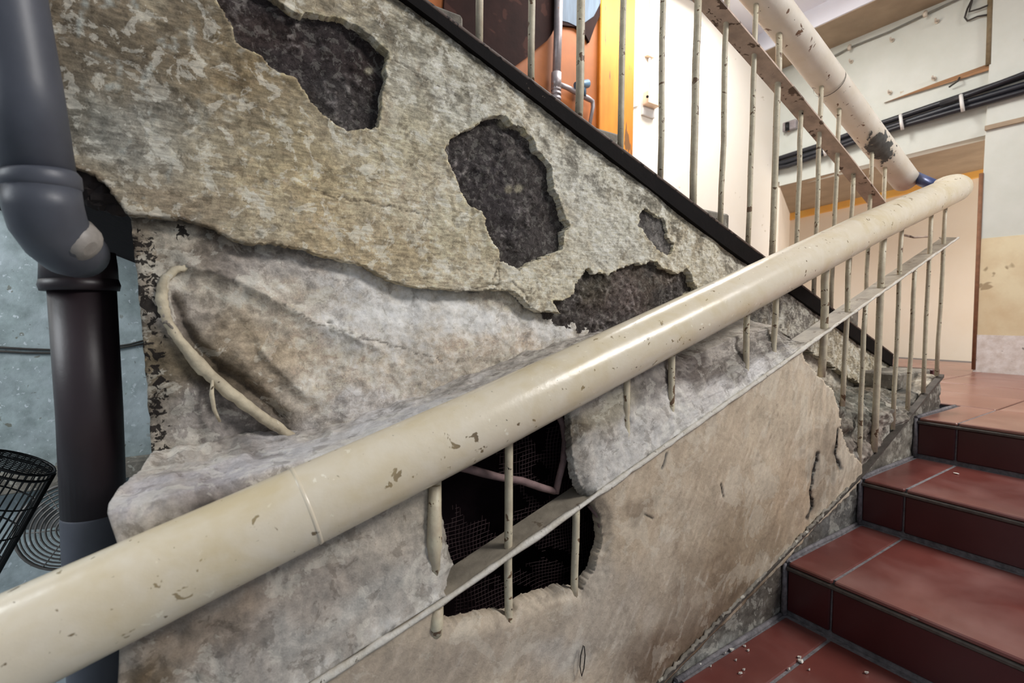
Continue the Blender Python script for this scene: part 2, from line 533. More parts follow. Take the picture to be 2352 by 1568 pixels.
# painted zones on the left wall behind the upper balustrade
def wx(px, py): return onY(px, py, YW)[0]
def wz(px, py): return onY(px, py, YW)[2]
MB().box((wx(1440, 150) - .30, YW - .05, .3), (wx(1446, 150), YW + .001, 2.4), .006).build('orange_post', M['orange'], wl)
MB().box((.9, YW - .02, .3), (wx(1440, 150) - .28, YW + .001, 2.4)).build('orange_panel', M['orange_dark'], wl)

far = MB()
pL = onX(1790, 427, XF); pR = onX(2265, 297, XF)
zh = (pL[2] + pR[2]) / 2
yR = onX(2250, 600, XF)[1]
far.box((XF, pL[1], zh), (XF + .12, YW + .1, 2.45))
far.prism([(yR, zh), (pL[1], pL[2]), (pL[1], 2.45), (yR, 2.45)], 0, XF, XF + .12)
wf = struct('wall_far', far, M['far_wall'], 'ivory end wall of the landing above the passage')
wc = struct('wall_right', MB().box((XF - .03, -1.6, ZL - .2), (XF + .12, yR, 2.45), .004), M['far_wall'], 'ivory wall right of the passage opening')
MB().box((XF - .034, -1.6, ZL + .26), (XF - .028, yR - .01, onX(2300, 545, XF)[2])).build('stained_coat', M['stained_wall'], wc)
MB().box((XF - .036, -1.6, ZL), (XF - .028, yR - .005, ZL + .26)).build('peeling_coat', M['peel_white'], wc)
MB().tube([onX(2254, 398, XF - .035), onX(2246, 600, XF - .035), onX(2236, 848, XF - .035)], .012, 6).build('corner_bead', simple('brown_bead', (132, 92, 66), .7), wc)
struct('trim_1', MB().prism([(XF - .05, onX(2270, 292, XF)[2]), (XF + .01, onX(2270, 292, XF)[2]), (XF + .01, onX(2270, 292, XF)[2] - .03), (XF - .05, onX(2270, 292, XF)[2] - .03)], 1, -1.6, yR), M['soffit'])
# passage behind: soffit, end wall with a lit strip painted yellow, splayed left side
bl = onX(1815, 492, XB); br = onX(2255, 392, XB)
ps = MB()
fl, fr = onX(1787, 430, XF + .01), np.array([XF + .01, yR - .3, pR[2] - .02])
br2 = br + (br - bl) * .4
ps.add([fl, fr, br2, bl, fl + (0, 0, .1), fr + (0, 0, .1), br2 + (0, 0, .1), bl + (0, 0, .1)],
       [(0, 1, 2, 3), (7, 6, 5, 4), (0, 4, 5, 1), (1, 5, 6, 2), (2, 6, 7, 3), (3, 7, 4, 0)])
struct('trim_2', ps, M['soffit'], 'brown underside of the passage beam')
struct('wall_back', MB().box((XB, -1.2, ZL - .1), (XB + .1, bl[1] + .4, 1.6)), M['passage_wall'], 'peach back wall of the passage')
struct('trim_3', MB().prism([(bl[1] + .05, bl[2] + .02), (bl[1] + .05, bl[2] - .075), (br2[1], br2[2] - .05), (br2[1], br2[2] + .05)], 0, XB - .05, XB), M['yellow'], 'strip under the beam, painted yellow for the light on it')
struct('wall_passage', MB().prism([(XF + .02, YW + .1), (XF + .02, pL[1] + .005), (XB, bl[1]), (XB, bl[1] + .2)], 2, ZL - .1, 1.5), M['passage_wall'])
# landing ceiling with a down-stand beam along the far wall
zb = onX(2042, 56, XF)[2]
struct('trim_4', MB().box((XF - .42, -1.6, zb), (XF + .02, YW, zb + .16), .004), M['soffit'], 'beam across the landing ceiling, shade on its underside painted brown')
struct('trim_5', MB().box((XF - .435, -1.6, zb + .004), (XF - .419, YW, zb + .17)), M['ceiling'], 'white fascia of the ceiling beam')
struct('ceiling', MB().box((2.2, -1.6, zb + .16), (XF + .1, YW + .1, zb + .26)), M['ceiling'], 'white ceiling over the landing')

# landing floor: a slab with its own tiles
lf = struct('floor_landing', MB().box((N0[0] + 3 * RUN + .02, -1.0, ZL - .16), (XB + .05, .69, ZL - .008)).box((2.72, .69, ZL - .16), (XB + .05, bl[1] + .3, ZL - .008)), M['grout'], 'red tiled landing floor at the head of the lower flight')
lf.name = 'floor_landing'
tile_me = {}


def tile(name, lo, hi, mat, parent, bev=.003):
    d = tuple(round(h - l, 4) for l, h in zip(lo, hi)); key = (d, mat.name)
    if key not in tile_me:
        mb = MB().box((0, 0, 0), d, bev)
        o = mb.build(name, mat, parent, origin=(0, 0, 0)); tile_me[key] = o.data
    else:
        o = bpy.data.objects.new(name, tile_me[key]); COL.objects.link(o); o.parent = parent
    o.location = [float(a) for a in np.asarray(lo) - origin_of(parent)]
    return o


TW, GAP = .46, .006
JY = [.556, .096, -.364, -.824]
x = N0[0] + 3 * RUN + .453
while x < XB - .05:
    for k in range(-3, 6):
        y0 = .096 - TW * 1 + k * TW
        if y0 + TW > .69 and x < 2.69: continue
        if x + TW > XB: continue
        tile('floor_tile', (x + GAP / 2, y0 + GAP / 2, ZL - .009), (x + TW - GAP / 2, y0 + TW - GAP / 2, ZL + random.uniform(-.001, .001)), M['floor_tile'], lf)
    x += TW

# ------------------------------------------------------------------ lower flight: body, tread tiles, riser tiles, strip, stringer
low = thing('stair_flight', (1.3, .2, ZG), 'lower flight of red tiled steps climbing to the landing at right', 'staircase')
prof = [(-.06, ZG)]
XS = [N0[0] + k * RUN for k in range(-2, 4)]
for k, X in enumerate(XS):
    zt = N0[2] + (k - 2) * RISE
    if zt - RISE < ZG: prof = [(X, ZG)]
    else: prof.append((X, zt - RISE - .003))
    prof.append((X, zt - .003))
prof += [(XS[-1] + .44, prof[-1][1]), (XS[-1] + .44, ZG)]
MB().prism(prof, 1, -1.0, .684).build('step_body', M['grout'], low)
for k in range(-1, 4):
    X = N0[0] + k * RUN; zt = N0[2] + k * RISE
    edges = [.668] + JY
    for a, b in zip(edges[:-1], edges[1:]):
        dz = random.uniform(-.0012, .0012)
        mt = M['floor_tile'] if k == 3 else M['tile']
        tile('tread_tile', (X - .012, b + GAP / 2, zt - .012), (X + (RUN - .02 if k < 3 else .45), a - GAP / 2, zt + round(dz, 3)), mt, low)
        tile('riser_tile', (X - .008, b + GAP / 2 + .004, zt - RISE + .012), (X + .002, a - GAP / 2 + .004, zt - .024), M['riser'], low)
    MB().box((X - .016, -.83, zt - .024), (X + .004, .672, zt - .0125), .003).build('nosing_strip', M['steel_low'], low)
# fillet of mortar where treads meet the infill
for k in range(-1, 4):
    X = N0[0] + k * RUN; zt = N0[2] + k * RISE
    MB().tube([(X - .012, .676, zt - .002), (X + .14, .673 + random.uniform(0, .006), zt), (X + .3, .674, zt), (X + RUN - .02, .678, zt)], [.007, .006, .008, .005], 6).build('grout_fillet', M['grout'], low)
    MB().tube([(X - .010, .675, zt - RISE), (X - .012, .674, zt - .07), (X - .012, .676, zt - .005)], [.009, .007, .006], 6).build('grout_fillet', M['grout'], low)
MB().prism([(.5, z_strip_low(.5) + .004), (1.1, z_strip_low(1.1) + .003), (1.81, z_strip_low(1.81) + .004), (2.2, z_strip_low(2.2) + .004), (2.5, z_strip_low(2.5) + .006),
            (2.5, z_strip_low(2.5) - .006), (2.2, z_strip_low(2.2) - .003), (1.81, z_strip_low(1.81) - .003), (1.1, z_strip_low(1.1) - .003), (.5, z_strip_low(.5) - .003)],
           1, .668, .688).build('edge_strip', M['steel_low'], low)

# stain fields are measured in the photograph's pixels, then live on the surface as colour attributes
def paint(base, px, py, X, Z, blobs, seed):
    c = np.empty(px.shape + (3,)); c[:] = lin(base)
    wob = fbm(X, Z, .09, seed, 4) * 1.1
    wx_ = px + 55 * fbm(X, Z, .16, seed + 3, 3); wy_ = py + 55 * fbm(X, Z, .16, seed + 5, 3)
    for (bx, by, rx, ry, rot, colr, st) in blobs:
        a = math.radians(rot); dx = wx_ - bx; dy = wy_ - by
        u = (dx * math.cos(a) + dy * math.sin(a)) / rx; v = (-dx * math.sin(a) + dy * math.cos(a)) / ry
        w = np.clip(1.5 * np.exp(-(u * u + v * v)) * (1 + .9 * wob), 0, 1)[..., None] * st
        c = c * (1 - w) + lin(colr) * w
    return c


def mul(c, k): return c * k[..., None]


def towards(c, colr, w): return c * (1 - w[..., None]) + lin(colr) * w[..., None]


# ------------------------------------------------------------------ upper flight
up = thing('stair_flight', (1.2, YU, -.3), 'upper flight with a peeling plaster side climbing to the top left', 'staircase')
STEP = .0034
nx, nz = int(3.15 / STEP), 310
Xv = np.linspace(-.50, 2.62, nx)
zt = z_strip_up(Xv) - .010
Vv = np.linspace(0, 1, nz)
X2 = np.repeat(Xv[:, None], nz, 1)
Z2 = -.33 + (zt[:, None] + .33) * Vv[None, :]
px, py = pix(np.stack([X2, np.full_like(X2, YU), Z2], -1))
jx = px + 5 * fbm(X2, Z2, .03, 51, 3, .6) + 2.5 * fbm(X2, Z2, .008, 55, 2); jy = py + 5 * fbm(X2, Z2, .03, 57, 3, .6) + 2.5 * fbm(X2, Z2, .008, 59, 2)
z3 = lambda P: [(500 + a / 2.24, b / 2.24) for a, b in P]
z6 = lambda P: [(1250 + a / 3.36, 550 + b / 3.36) for a, b in P]
PATCH = [
    z3([(10, 40), (70, 150), (75, 210), (120, 240), (230, 300), (270, 360), (390, 395), (430, 450), (490, 545), (540, 590), (600, 640), (660, 680), (740, 670), (830, 658), (832, 600), (835, 540), (850, 480), (865, 400), (862, 330), (880, 310), (875, 260), (830, 240), (780, 190), (720, 140), (640, 105), (600, 90), (540, 80), (450, 65), (420, 75), (350, 40), (300, 0), (230, -60), (100, -110), (-20, -60)]),
    z3([(1165, 760), (1230, 690), (1330, 640), (1400, 595), (1470, 605), (1500, 640), (1560, 665), (1610, 710), (1640, 770), (1680, 820), (1715, 890), (1720, 970), (1750, 1030), (1780, 1100), (1810, 1155), (1780, 1190), (1770, 1280), (1700, 1310), (1620, 1340), (1545, 1395), (1500, 1365), (1450, 1345), (1440, 1290), (1400, 1240), (1380, 1180), (1370, 1110), (1330, 1075), (1290, 1055), (1240, 970), (1210, 890), (1180, 820)]),
    [(1465, 490), (1480, 480), (1500, 495), (1520, 500), (1530, 520), (1528, 545), (1545, 560), (1540, 590), (1515, 580), (1495, 560), (1480, 540), (1462, 515)],
    z6([(50, 470), (150, 460), (215, 420), (260, 330), (320, 240), (345, 220), (390, 265), (440, 250), (480, 285), (560, 230), (640, 200), (720, 185), (760, 190), (800, 160), (850, 170), (890, 220), (960, 235), (1000, 260), (1050, 250), (1100, 210), (1130, 270), (1160, 350), (1180, 385), (1100, 430), (900, 560), (700, 690), (520, 705), (430, 690), (300, 630), (200, 600), (100, 560)]),
]
SEAM = [(120, 372), (175, 384), (215, 402), (250, 432), (292, 490), (350, 497), (400, 500), (450, 512), (500, 530), (530, 552), (580, 562), (620, 556), (700, 572), (750, 590), (800, 600), (860, 622), (900, 645), (950, 660), (1000, 664), (1060, 668), (1130, 664), (1175, 668), (1200, 690), (1230, 712), (1300, 722), (1360, 738), (1430, 756), (1560, 772), (1640, 745), (1700, 735), (1790, 760), (1850, 800), (2000, 900)]
seam_y = np.interp(jx, [p[0] for p in SEAM], [p[1] for p in SEAM])
below = jy - seam_y                             # > 0 : lower coat
sd = [poly_sd(jx, jy, p) for p in PATCH]
sdm = np.minimum.reduce(sd)
# height, metres proud of the plane
h = .006 * fbm(X2, Z2, .22, 3, 3) + .0022 * fbm(X2, Z2, .05, 9, 4) + .0008 * fbm(X2, Z2 * 1.0, .012, 15, 3)
a = math.radians(32)
su, sv = X2 * math.cos(a) - Z2 * math.sin(a), X2 * math.sin(a) + Z2 * math.cos(a)
h += .0012 * fbm(su * .35, sv * 2.2, .03, 21, 3)
lowm = sstep(-3, 4, below)
h_low = -.016 - .010 * np.exp(-np.clip(below, 0, None) / 30) + .010 * fbm(X2, Z2, .14, 33, 4) + .003 * fbm(X2, Z2, .03, 35, 4)
# ridges and hollows trowelled into the lower coat
RIDGE = [([(430, 606), (520, 632), (600, 668), (650, 700), (720, 735), (800, 768), (870, 800)], 13, .012),
         ([(480, 540), (540, 590), (590, 650)], 16, .007), ([(600, 800), (650, 860), (700, 905)], 18, .010),
         ([(930, 590), (960, 640)], 10, .003), ([(375, 660), (368, 690), (385, 745), (425, 800)], 10, .012)]
for pts, w_, hh in RIDGE:
    d, _ = seg_dist(jx, jy, pts); h_low += hh * np.exp(-d / w_)
HOLLOW = [([(400, 690), (420, 745), (455, 800), (510, 850), (570, 890), (650, 960)], 15, -.016), ([(495, 880), (500, 940), (560, 1000), (640, 1000)], 32, -.016),
          ([(560, 760), (640, 880), (720, 950)], 26, -.008)]
for pts, w_, hh in HOLLOW:
    d, _ = seg_dist(jx, jy, pts); h_low += hh * np.exp(-(d / w_) ** 2)
hU = h + .004 * np.exp(-np.clip(-below, 0, None) / 25) + .003 * np.exp(-(np.clip(sdm, 0, None) / 9) ** 2)
rdg = ridged(X2, Z2, .035, 75, 4); rough_m = sstep(-.25, .35, fbm(X2, Z2, .09, 79, 3))
lump = -.018 + .006 * fbm(X2, Z2, .06, 71, 4) + rough_m * (.007 * (rdg - .3) + .003 * fbm(X2, Z2, .012, 73, 3)) + .007 * fbm(X2, Z2, .14, 77, 2)
lump = np.where(sd[2] < 30, -.006 + .002 * fbm(X2, Z2, .03, 71, 4), lump)
lump = np.where((sd[3] < 30) & (px < 1480), lump + .005 * fbm(X2, Z2, .025, 91, 3), lump)
HOLES = [(760, 742, 9, 5, .012), (690, 1012, 8, 7, .012), (432, 545, 4, 4, .006), (590, 540, 9, 8, .006), (1042, 156, 8, 4, .003), (1135, 655, 22, 5, .006)]
dh = np.zeros_like(h)
for (hx, hy, rx, ry, dp) in HOLES:
    dh -= dp * np.exp(-(((px - hx) / rx) ** 2 + ((py - hy) / ry) ** 2) ** 2)
CR = [([(715, 430), (760, 450), (815, 458), (880, 470), (960, 490)], 1.8), ([(905, 138), (960, 170), (1050, 222)], 1.5), ([(1130, 640), (1150, 610), (1145, 655), (1085, 660)], 1.8), ([(530, 225), (590, 245)], 2.5),
      ([(1170, 640), (1200, 670), (1220, 705)], 2), ([(650, 700), (740, 745), (850, 780), (930, 800), (1020, 830)], 1.6)]
crk = np.zeros_like(h)
for pts, w_ in CR:
    d, _ = seg_dist(jx, jy, pts); e = np.exp(-(d / w_) ** 2); dh -= .0025 * e; crk = np.maximum(crk, e)
mk = lambda hh: np.stack([X2, YU - hh, Z2], -1)
PU, PL, PP = mk(hU + dh), mk(h_low + dh), mk(lump)

# colours of the upper coat
BU = [(250, 120, 260, 260, 0, (112, 96, 76), .9), (420, 60, 200, 150, 0, (118, 103, 80), .8), (560, 210, 120, 130, 40, (138, 116, 78), .85),
      (200, 250, 90, 120, 0, (88, 80, 66), .6), (330, 330, 150, 90, -10, (166, 164, 154), .75), (230, 260, 60, 60, 0, (150, 150, 140), .5),
      (430, 460, 120, 50, 0, (150, 132, 108), .7), (600, 420, 160, 60, 20, (196, 178, 142), .8), (780, 420, 220, 90, 25, (198, 180, 140), .8),
      (620, 300, 90, 70, 30, (120, 108, 90), .5), (690, 320, 90, 50, 30, (166, 150, 116), .7),
      (850, 540, 200, 70, 12, (190, 168, 130), .8), (1000, 600, 160, 50, 5, (186, 166, 130), .7), (960, 440, 90, 80, 60, (198, 180, 148), .6),
      (1000, 170, 140, 130, 35, (178, 172, 154), .85), (960, 90, 120, 60, 35, (126, 118, 98), .75), (1080, 250, 150, 70, 38, (190, 186, 170), .8), (1060, 150, 90, 40, 38, (150, 142, 120), .7),
      (940, 330, 80, 60, 0, (200, 190, 160), .7), (1000, 470, 60, 120, 80, (214, 206, 184), .5), (1060, 520, 60, 110, 20, (206, 196, 166), .6),
      (1110, 640, 120, 40, 0, (214, 202, 176), .8), (1250, 640, 80, 50, -20, (220, 212, 190), .85), (1400, 540, 130, 90, 35, (214, 210, 196), .85), (1330, 380, 110, 60, 50, (206, 203, 190), .8),
      (1330, 290, 130, 34, 38, (150, 146, 132), .7), (1450, 420, 120, 40, 40, (186, 180, 160), .7), (1480, 450, 60, 26, 40, (128, 122, 110), .5), (1600, 580, 70, 60, 45, (222, 214, 190), .8),
      (1560, 560, 40, 30, 40, (150, 130, 100), .5), (1700, 590, 45, 60, 40, (158, 154, 146), .9), (1740, 690, 70, 60, 0, (140, 136, 130), .95), (1830, 720, 60, 80, 0, (136, 130, 122), .95),
      (1650, 650, 40, 30, 0, (216, 208, 188), .7), (1200, 730, 120, 20, 8, (210, 206, 198), .6)]
cU = paint((186, 172, 144), px, py, X2, Z2, BU, 101)
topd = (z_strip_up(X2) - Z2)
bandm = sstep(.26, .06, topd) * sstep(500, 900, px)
f1 = fbm(X2, Z2, .035, 111, 5, .65); f2 = fbm(X2, Z2, .012, 117, 4, .65); fs = fbm(su * .4, sv * 2.4, .025, 119, 4)
fv = fbm(X2 * 3.2, Z2 * .8, .05, 121, 4)
lft = sstep(640, 250, px)
f0 = fbm(X2, Z2, .0075, 123, 2, .7)
qx_ = X2 + .02 * fbm(X2, Z2, .08, 181, 2); qz_ = Z2 + .02 * fbm(X2, Z2, .08, 183, 2)
def stroke(deg, ln, wd, seed):
    a_ = math.radians(deg)
    return fbm((qx_ * math.cos(a_) + qz_ * math.sin(a_)) / ln, (-qx_ * math.sin(a_) + qz_ * math.cos(a_)) / wd, 1., seed, 3, .6)
diag = sstep(820, 1050, px)
fs = stroke(-14, .06, .007, 185) * (1 - diag) + stroke(-40, .05, .006, 187) * diag
fv = stroke(88, .07, .012, 189)
blot = fbm(qx_, qz_, .055, 191, 5, .7)
cU = mul(cU, 1 + .22 * f1 + .24 * f2 + .16 * f0 + .20 * fs * (1 - .6 * lft) + .26 * fv * lft)
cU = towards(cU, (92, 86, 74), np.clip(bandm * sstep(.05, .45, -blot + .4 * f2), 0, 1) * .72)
cU = towards(cU, (224, 220, 204), np.clip(sstep(.40, .1, topd) * sstep(820, 1000, px) * sstep(.0, .4, blot + .3 * f2 + .25 * fs), 0, 1) * .75)
cU = towards(cU, (228, 224, 208), np.clip((1 - lft) * sstep(.25, .8, f1 - .4 * f2 + .7 * fs), 0, 1) * .6)
cU = towards(cU, (138, 114, 84), np.clip((1 - lft) * sstep(.2, .7, -f1 + .7 * fs), 0, 1) * sstep(1250, 1000, px) * .4)
cU = towards(cU, (84, 74, 56), lft * sstep(.15, .7, -blot + .6 * fv) * .55)
cU = towards(cU, (178, 184, 178), lft * sstep(.3, .8, blot + .7 * fv) * .7)
cU = towards(cU, (150, 148, 138), np.full_like(f1, .16))
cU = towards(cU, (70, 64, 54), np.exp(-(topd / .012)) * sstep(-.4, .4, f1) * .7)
cU = towards(cU, (214, 200, 160), np.exp(-(np.clip(sdm, 0, None) / 5) ** 2) * sstep(-.2, .4, f2) * .6)
cU = towards(cU, (66, 54, 44), crk * .8)
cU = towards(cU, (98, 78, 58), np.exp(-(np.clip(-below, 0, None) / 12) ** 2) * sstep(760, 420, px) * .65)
# lower coat
BL = [(330, 560, 70, 90, 0, (150, 138, 120), .8), (400, 520, 50, 30, 0, (190, 182, 166), .8), (315, 620, 22, 90, 0, (72, 62, 54), .8), (345, 850, 40, 160, 0, (96, 88, 76), .9),
      (430, 860, 90, 90, 0, (112, 100, 80), .95), (540, 920, 130, 75, 35, (78, 68, 53), 1), (640, 985, 80, 50, 0, (88, 80, 72), .9), (560, 850, 120, 30, 38, (84, 74, 60), .7), (480, 970, 90, 50, 0, (140, 134, 130), .8),
      (520, 575, 110, 50, 10, (104, 94, 82), .9), (600, 620, 110, 40, 20, (126, 116, 106), .85), (700, 600, 90, 30, 20, (150, 140, 126), .6), (420, 700, 60, 80, 0, (150, 142, 134), .8),
      (560, 760, 90, 60, 30, (150, 134, 112), .7), (680, 780, 100, 60, 30, (172, 152, 124), .8), (800, 790, 90, 50, 20, (182, 162, 138), .6), (620, 860, 60, 60, 30, (122, 106, 86), .7),
      (750, 650, 160, 60, 15, (186, 180, 174), .8), (900, 720, 200, 60, 8, (206, 202, 196), .85), (1080, 740, 200, 50, 5, (214, 212, 208), .85), (1000, 830, 220, 50, -5, (200, 192, 180), .8),
      (780, 880, 130, 70, 0, (196, 186, 172), .8), (1250, 780, 130, 40, 0, (206, 204, 200), .9), (1120, 800, 100, 40, 0, (196, 178, 156), .5), (840, 960, 140, 40, -15, (190, 186, 184), .7),
      (1650, 770, 90, 40, 0, (214, 212, 216), .9), (1800, 780, 90, 60, 0, (130, 122, 112), .9)]
cL = paint((184, 174, 158), px, py, X2, Z2, BL, 131)
cL = mul(cL, 1.13 + .22 * f1 + .20 * f2 + .10 * f0)
mzone = np.clip(1.15 * np.exp(-((px - 322 - (py - 500) * .075) / 42) ** 2) * sstep(470, 560, py) + 1.0 * np.exp(-(((px - 418) / 30) ** 2 + ((py - 524) / 24) ** 2)), 0, 1)
mzone = np.clip(mzone * (1 + .5 * fbm(X2, Z2, .05, 141, 3)), 0, 1)
cL = towards(cL, (86, 76, 64), np.exp(-(np.clip(below, 0, None) / 14) ** 2) * sstep(900, 430, px) * .6)  # shadow under the overhanging seam painted in, strongest at left
cL = towards(cL, (232, 228, 222), sstep(.35, .9, f1 - .4 * f2) * sstep(650, 850, px) * .4)
cL = towards(cL, (64, 56, 48), crk * .7)
d, _ = seg_dist(jx, jy, HOLLOW[0][0]); cL = towards(cL, (70, 60, 50), np.exp(-(d / 14) ** 2) * .6)  # hollow darkened along its line, its shade put into the colour
# bare concrete
cP = paint((74, 69, 67), px, py, X2, Z2, [(700, 100, 220, 140, 30, (58, 52, 53), .8), (600, 60, 120, 60, 20, (66, 54, 50), .6), (830, 160, 70, 110, 0, (52, 42, 39), .7), (780, 250, 80, 60, 0, (76, 72, 70), .6),
        (1240, 420, 90, 160, -20, (76, 70, 68), .6), (1100, 400, 60, 120, -25, (62, 57, 58), .7), (1200, 350, 60, 40, 0, (84, 79, 76), .6), (1500, 540, 60, 60, 0, (124, 120, 116), .9), (1500, 640, 120, 40, -20, (96, 86, 76), .7), (1420, 690, 60, 50, 0, (112, 100, 96), .7), (1360, 640, 40, 50, 0, (90, 84, 70), .6)], 151)
g1 = rdg * rough_m + .3 * (1 - rough_m)
cP = mul(cP, 1 + .30 * f1 + .25 * f2 + .40 * (g1 - .4))
cP = towards(cP, (168, 160, 156), sstep(.5, 1.0, .6 * f2 + .8 * g1) * rough_m * .55)
for (qx, qy, rr) in ((1180, 430, 9), (1203, 428, 9), (855, 152, 9), (1165, 280, 12)):
    cP = towards(cP, (176, 168, 146), np.exp(-(((px - qx) ** 2 + (py - qy) ** 2) / rr ** 2) ** 2) * .8)


def cell(m): return .25 * (m[:-1, :-1] + m[1:, :-1] + m[1:, 1:] + m[:-1, 1:])


OUT = [(-2000, -3000), (-2000, 330), (100, 366), (170, 384), (215, 402), (250, 432), (296, 492), (304, 560), (314, 650), (328, 800), (346, 1040), (346, 2000), (4000, 2000), (4000, -3000)]
inside = cell(poly_sd(px + 6 * fbm(X2, Z2, .03, 161, 3) * (py > 370), py + 6 * fbm(X2, Z2, .03, 163, 3), OUT)) < 0
outd = poly_sd(px + 4 * fbm(X2, Z2, .03, 161, 3) * (py > 370), py + 4 * fbm(X2, Z2, .03, 163, 3), OUT)
inside = cell(outd) < 0
cb, cs = cell(below), [cell(s) for s in sd]
anyp = np.minimum.reduce(cs) < 0
PU = snap(snap(snap(PU, sdm), below), outd)
PL = snap(snap(PL, sdm), outd)
PP = snap(PP, outd)
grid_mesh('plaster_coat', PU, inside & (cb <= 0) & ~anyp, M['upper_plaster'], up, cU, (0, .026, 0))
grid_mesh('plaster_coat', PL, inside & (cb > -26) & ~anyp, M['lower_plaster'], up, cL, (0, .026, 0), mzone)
names = ['dark bare concrete in the patch at the top left', 'bare rough concrete in the oval middle patch', 'shallow grey patch near the strip', 'crumbling concrete in the patch behind the handrail']
for k in range(4):
    o = grid_mesh('concrete_patch', PP, inside & (cs[k] < 22), M['concrete'], up, cP)
    o['label'] = names[k]

# slab body behind the plaster, steps on top, steel edge strip
sb = MB()
sb.prism([(-.60, z_strip_up(-.6) - .05), (2.55, z_strip_up(2.55) - .05), (2.55, z_strip_up(2.55) - .09), (1.0, -.16), (-.07, .155), (-.18, .20), (-.60, .38)], 1, YU + .058, YW - .03)
sb.build('slab_body', M['void'], up)
MB().prism([(-.045, .16), (-.03, -.30), (1.6, -.30), (1.6, -.1), (1.0, .1)], 1, YU + .058, YU + .12).build('backing', M['dark_concrete'], up)
for k in range(1, 8):
    Xr = N0[0] + 4 * RUN - k * RUN
    ztp = ZL + RISE * (k + 1)
    if Xr < -.4: break
    mb = MB().box(((Xr - RUN) * 1.065 - .01, YU + .058, ztp - RISE), (Xr * 1.065 + .012, YW - .06, ztp + .10), .006)
    mb.build('concrete_step', M['brick_step'], up)
MB().box((2.63, .74, ZL - .01), (2.712, YW - .1, ZL + RISE), .003).build('riser_tile', M['riser'], up)
MB().box((2.30, .75, ZL + RISE - .065), (2.655, YU + .1, ZL + RISE), .006).build('concrete_step', M['brick_step'], up)
sp = [(X, z_strip_up(X)) for X in (-.6, .4, 1.29, 1.93, 2.60)]
MB().prism([(X, z + .014) for X, z in sp] + [(X, z - .012 - (.03 if X > 1.2 else 0)) for X, z in sp[::-1]], 1, YU - .012, YU + .022).build('edge_strip', M['steel'], up)  # deeper at right, where the shadow below is built into the strip
MB().tube([(X, YU - .009, z + .0125) for X, z in sp], .0045, 8).build('strip_lit_edge', M['lit_edge'], up)['label'] = 'added brown tube painting the lit top edge of the dark strip'

# bent trim left embedded in the lower coat
tp = [(470, 612), (430, 612), (398, 622), (374, 648), (369, 690), (384, 740), (418, 792), (456, 836), (500, 880), (560, 926), (625, 972), (690, 1018)]
tt = np.linspace(0, len(tp) - 1, 60); ti = np.arange(len(tp))
rt = random.Random(2)
tx_ = np.interp(tt, ti, [p[0] for p in tp]); ty_ = np.interp(tt, ti, [p[1] for p in tp])
for _ in range(3):
    tx_[1:-1] = (tx_[:-2] + 2 * tx_[1:-1] + tx_[2:]) / 4; ty_[1:-1] = (ty_[:-2] + 2 * ty_[1:-1] + ty_[2:]) / 4
tr_ = np.interp(tt, ti, [.003, .005, .007, .009, .0105, .009, .0105, .012, .0115, .012, .0115, .010])
tb = MB(); tb.tube([onY(a + rt.uniform(-1.5, 1.5), b + rt.uniform(-1.5, 1.5), YU + .013 - .004 * min(1, k / 14)) for k, (a, b) in enumerate(zip(tx_, ty_))], [r * rt.uniform(.88, 1.1) for r in tr_], 12, flat=.8)
tb.build('embedded_trim', M['trim'], up)['label'] = 'curved cream trim half buried in the lower plaster'
tb = MB(); tb.tube([onY(488, 872, YU), onY(486, 905, YU - .002), onY(492, 940, YU), onY(505, 968, YU + .004)], [.002, .0035, .003, .002], 7)
tb.build('plaster_curl', M['trim'], up)

# broken concrete fringe under the coat at the far left
random.seed(8)
mb = MB()
for (qx, qy, r) in ((190, 405, .020), (215, 425, .024), (240, 450, .022), (268, 476, .018), (205, 440, .016), (230, 465, .014), (172, 398, .016)):
    c0 = onY(qx, qy, YU + .03); V = []; n = 8
    for i in range(5):
        for k in range(n):
            th = 2 * math.pi * k / n; ph = -math.pi / 2 + math.pi * (i + .5) / 5
            rr = r * random.uniform(.7, 1.15)
            V.append(c0 + rr * np.array([math.cos(ph) * math.cos(th) * 1.2, math.cos(ph) * math.sin(th), math.sin(ph) * .8]))
    Q = [(i * n + k, i * n + (k + 1) % n, (i + 1) * n + (k + 1) % n, (i + 1) * n + k) for i in range(4) for k in range(n)]
    Q += [tuple(range(n))[::-1], tuple(range(4 * n, 5 * n))]
    mb.add(V, Q)
mb.build('broken_concrete', M['dark_concrete'], up)['kind'] = 'stuff'

# ------------------------------------------------------------------ infill wall under the lower handrail
inf = thing('infill_wall', (.6, .7, ZG), 'plaster infill wall around the lower balusters with a hole showing wire mesh', 'wall')
HOLE = [(1006, 1120), (1018, 1180), (1032, 1250), (1046, 1300), (1030, 1340), (1020, 1400), (1018, 1446), (1048, 1440), (1100, 1424), (1180, 1416), (1208, 1390), (1300, 1360), (1345, 1362), (1376, 1310), (1391, 1250), (1386, 1190), (1368, 1150), (1345, 1122), (1330, 1092), (1322, 1060), (1318, 1010), (1318, 965), (1306, 925), (1200, 900), (1060, 960), (1000, 1060)]
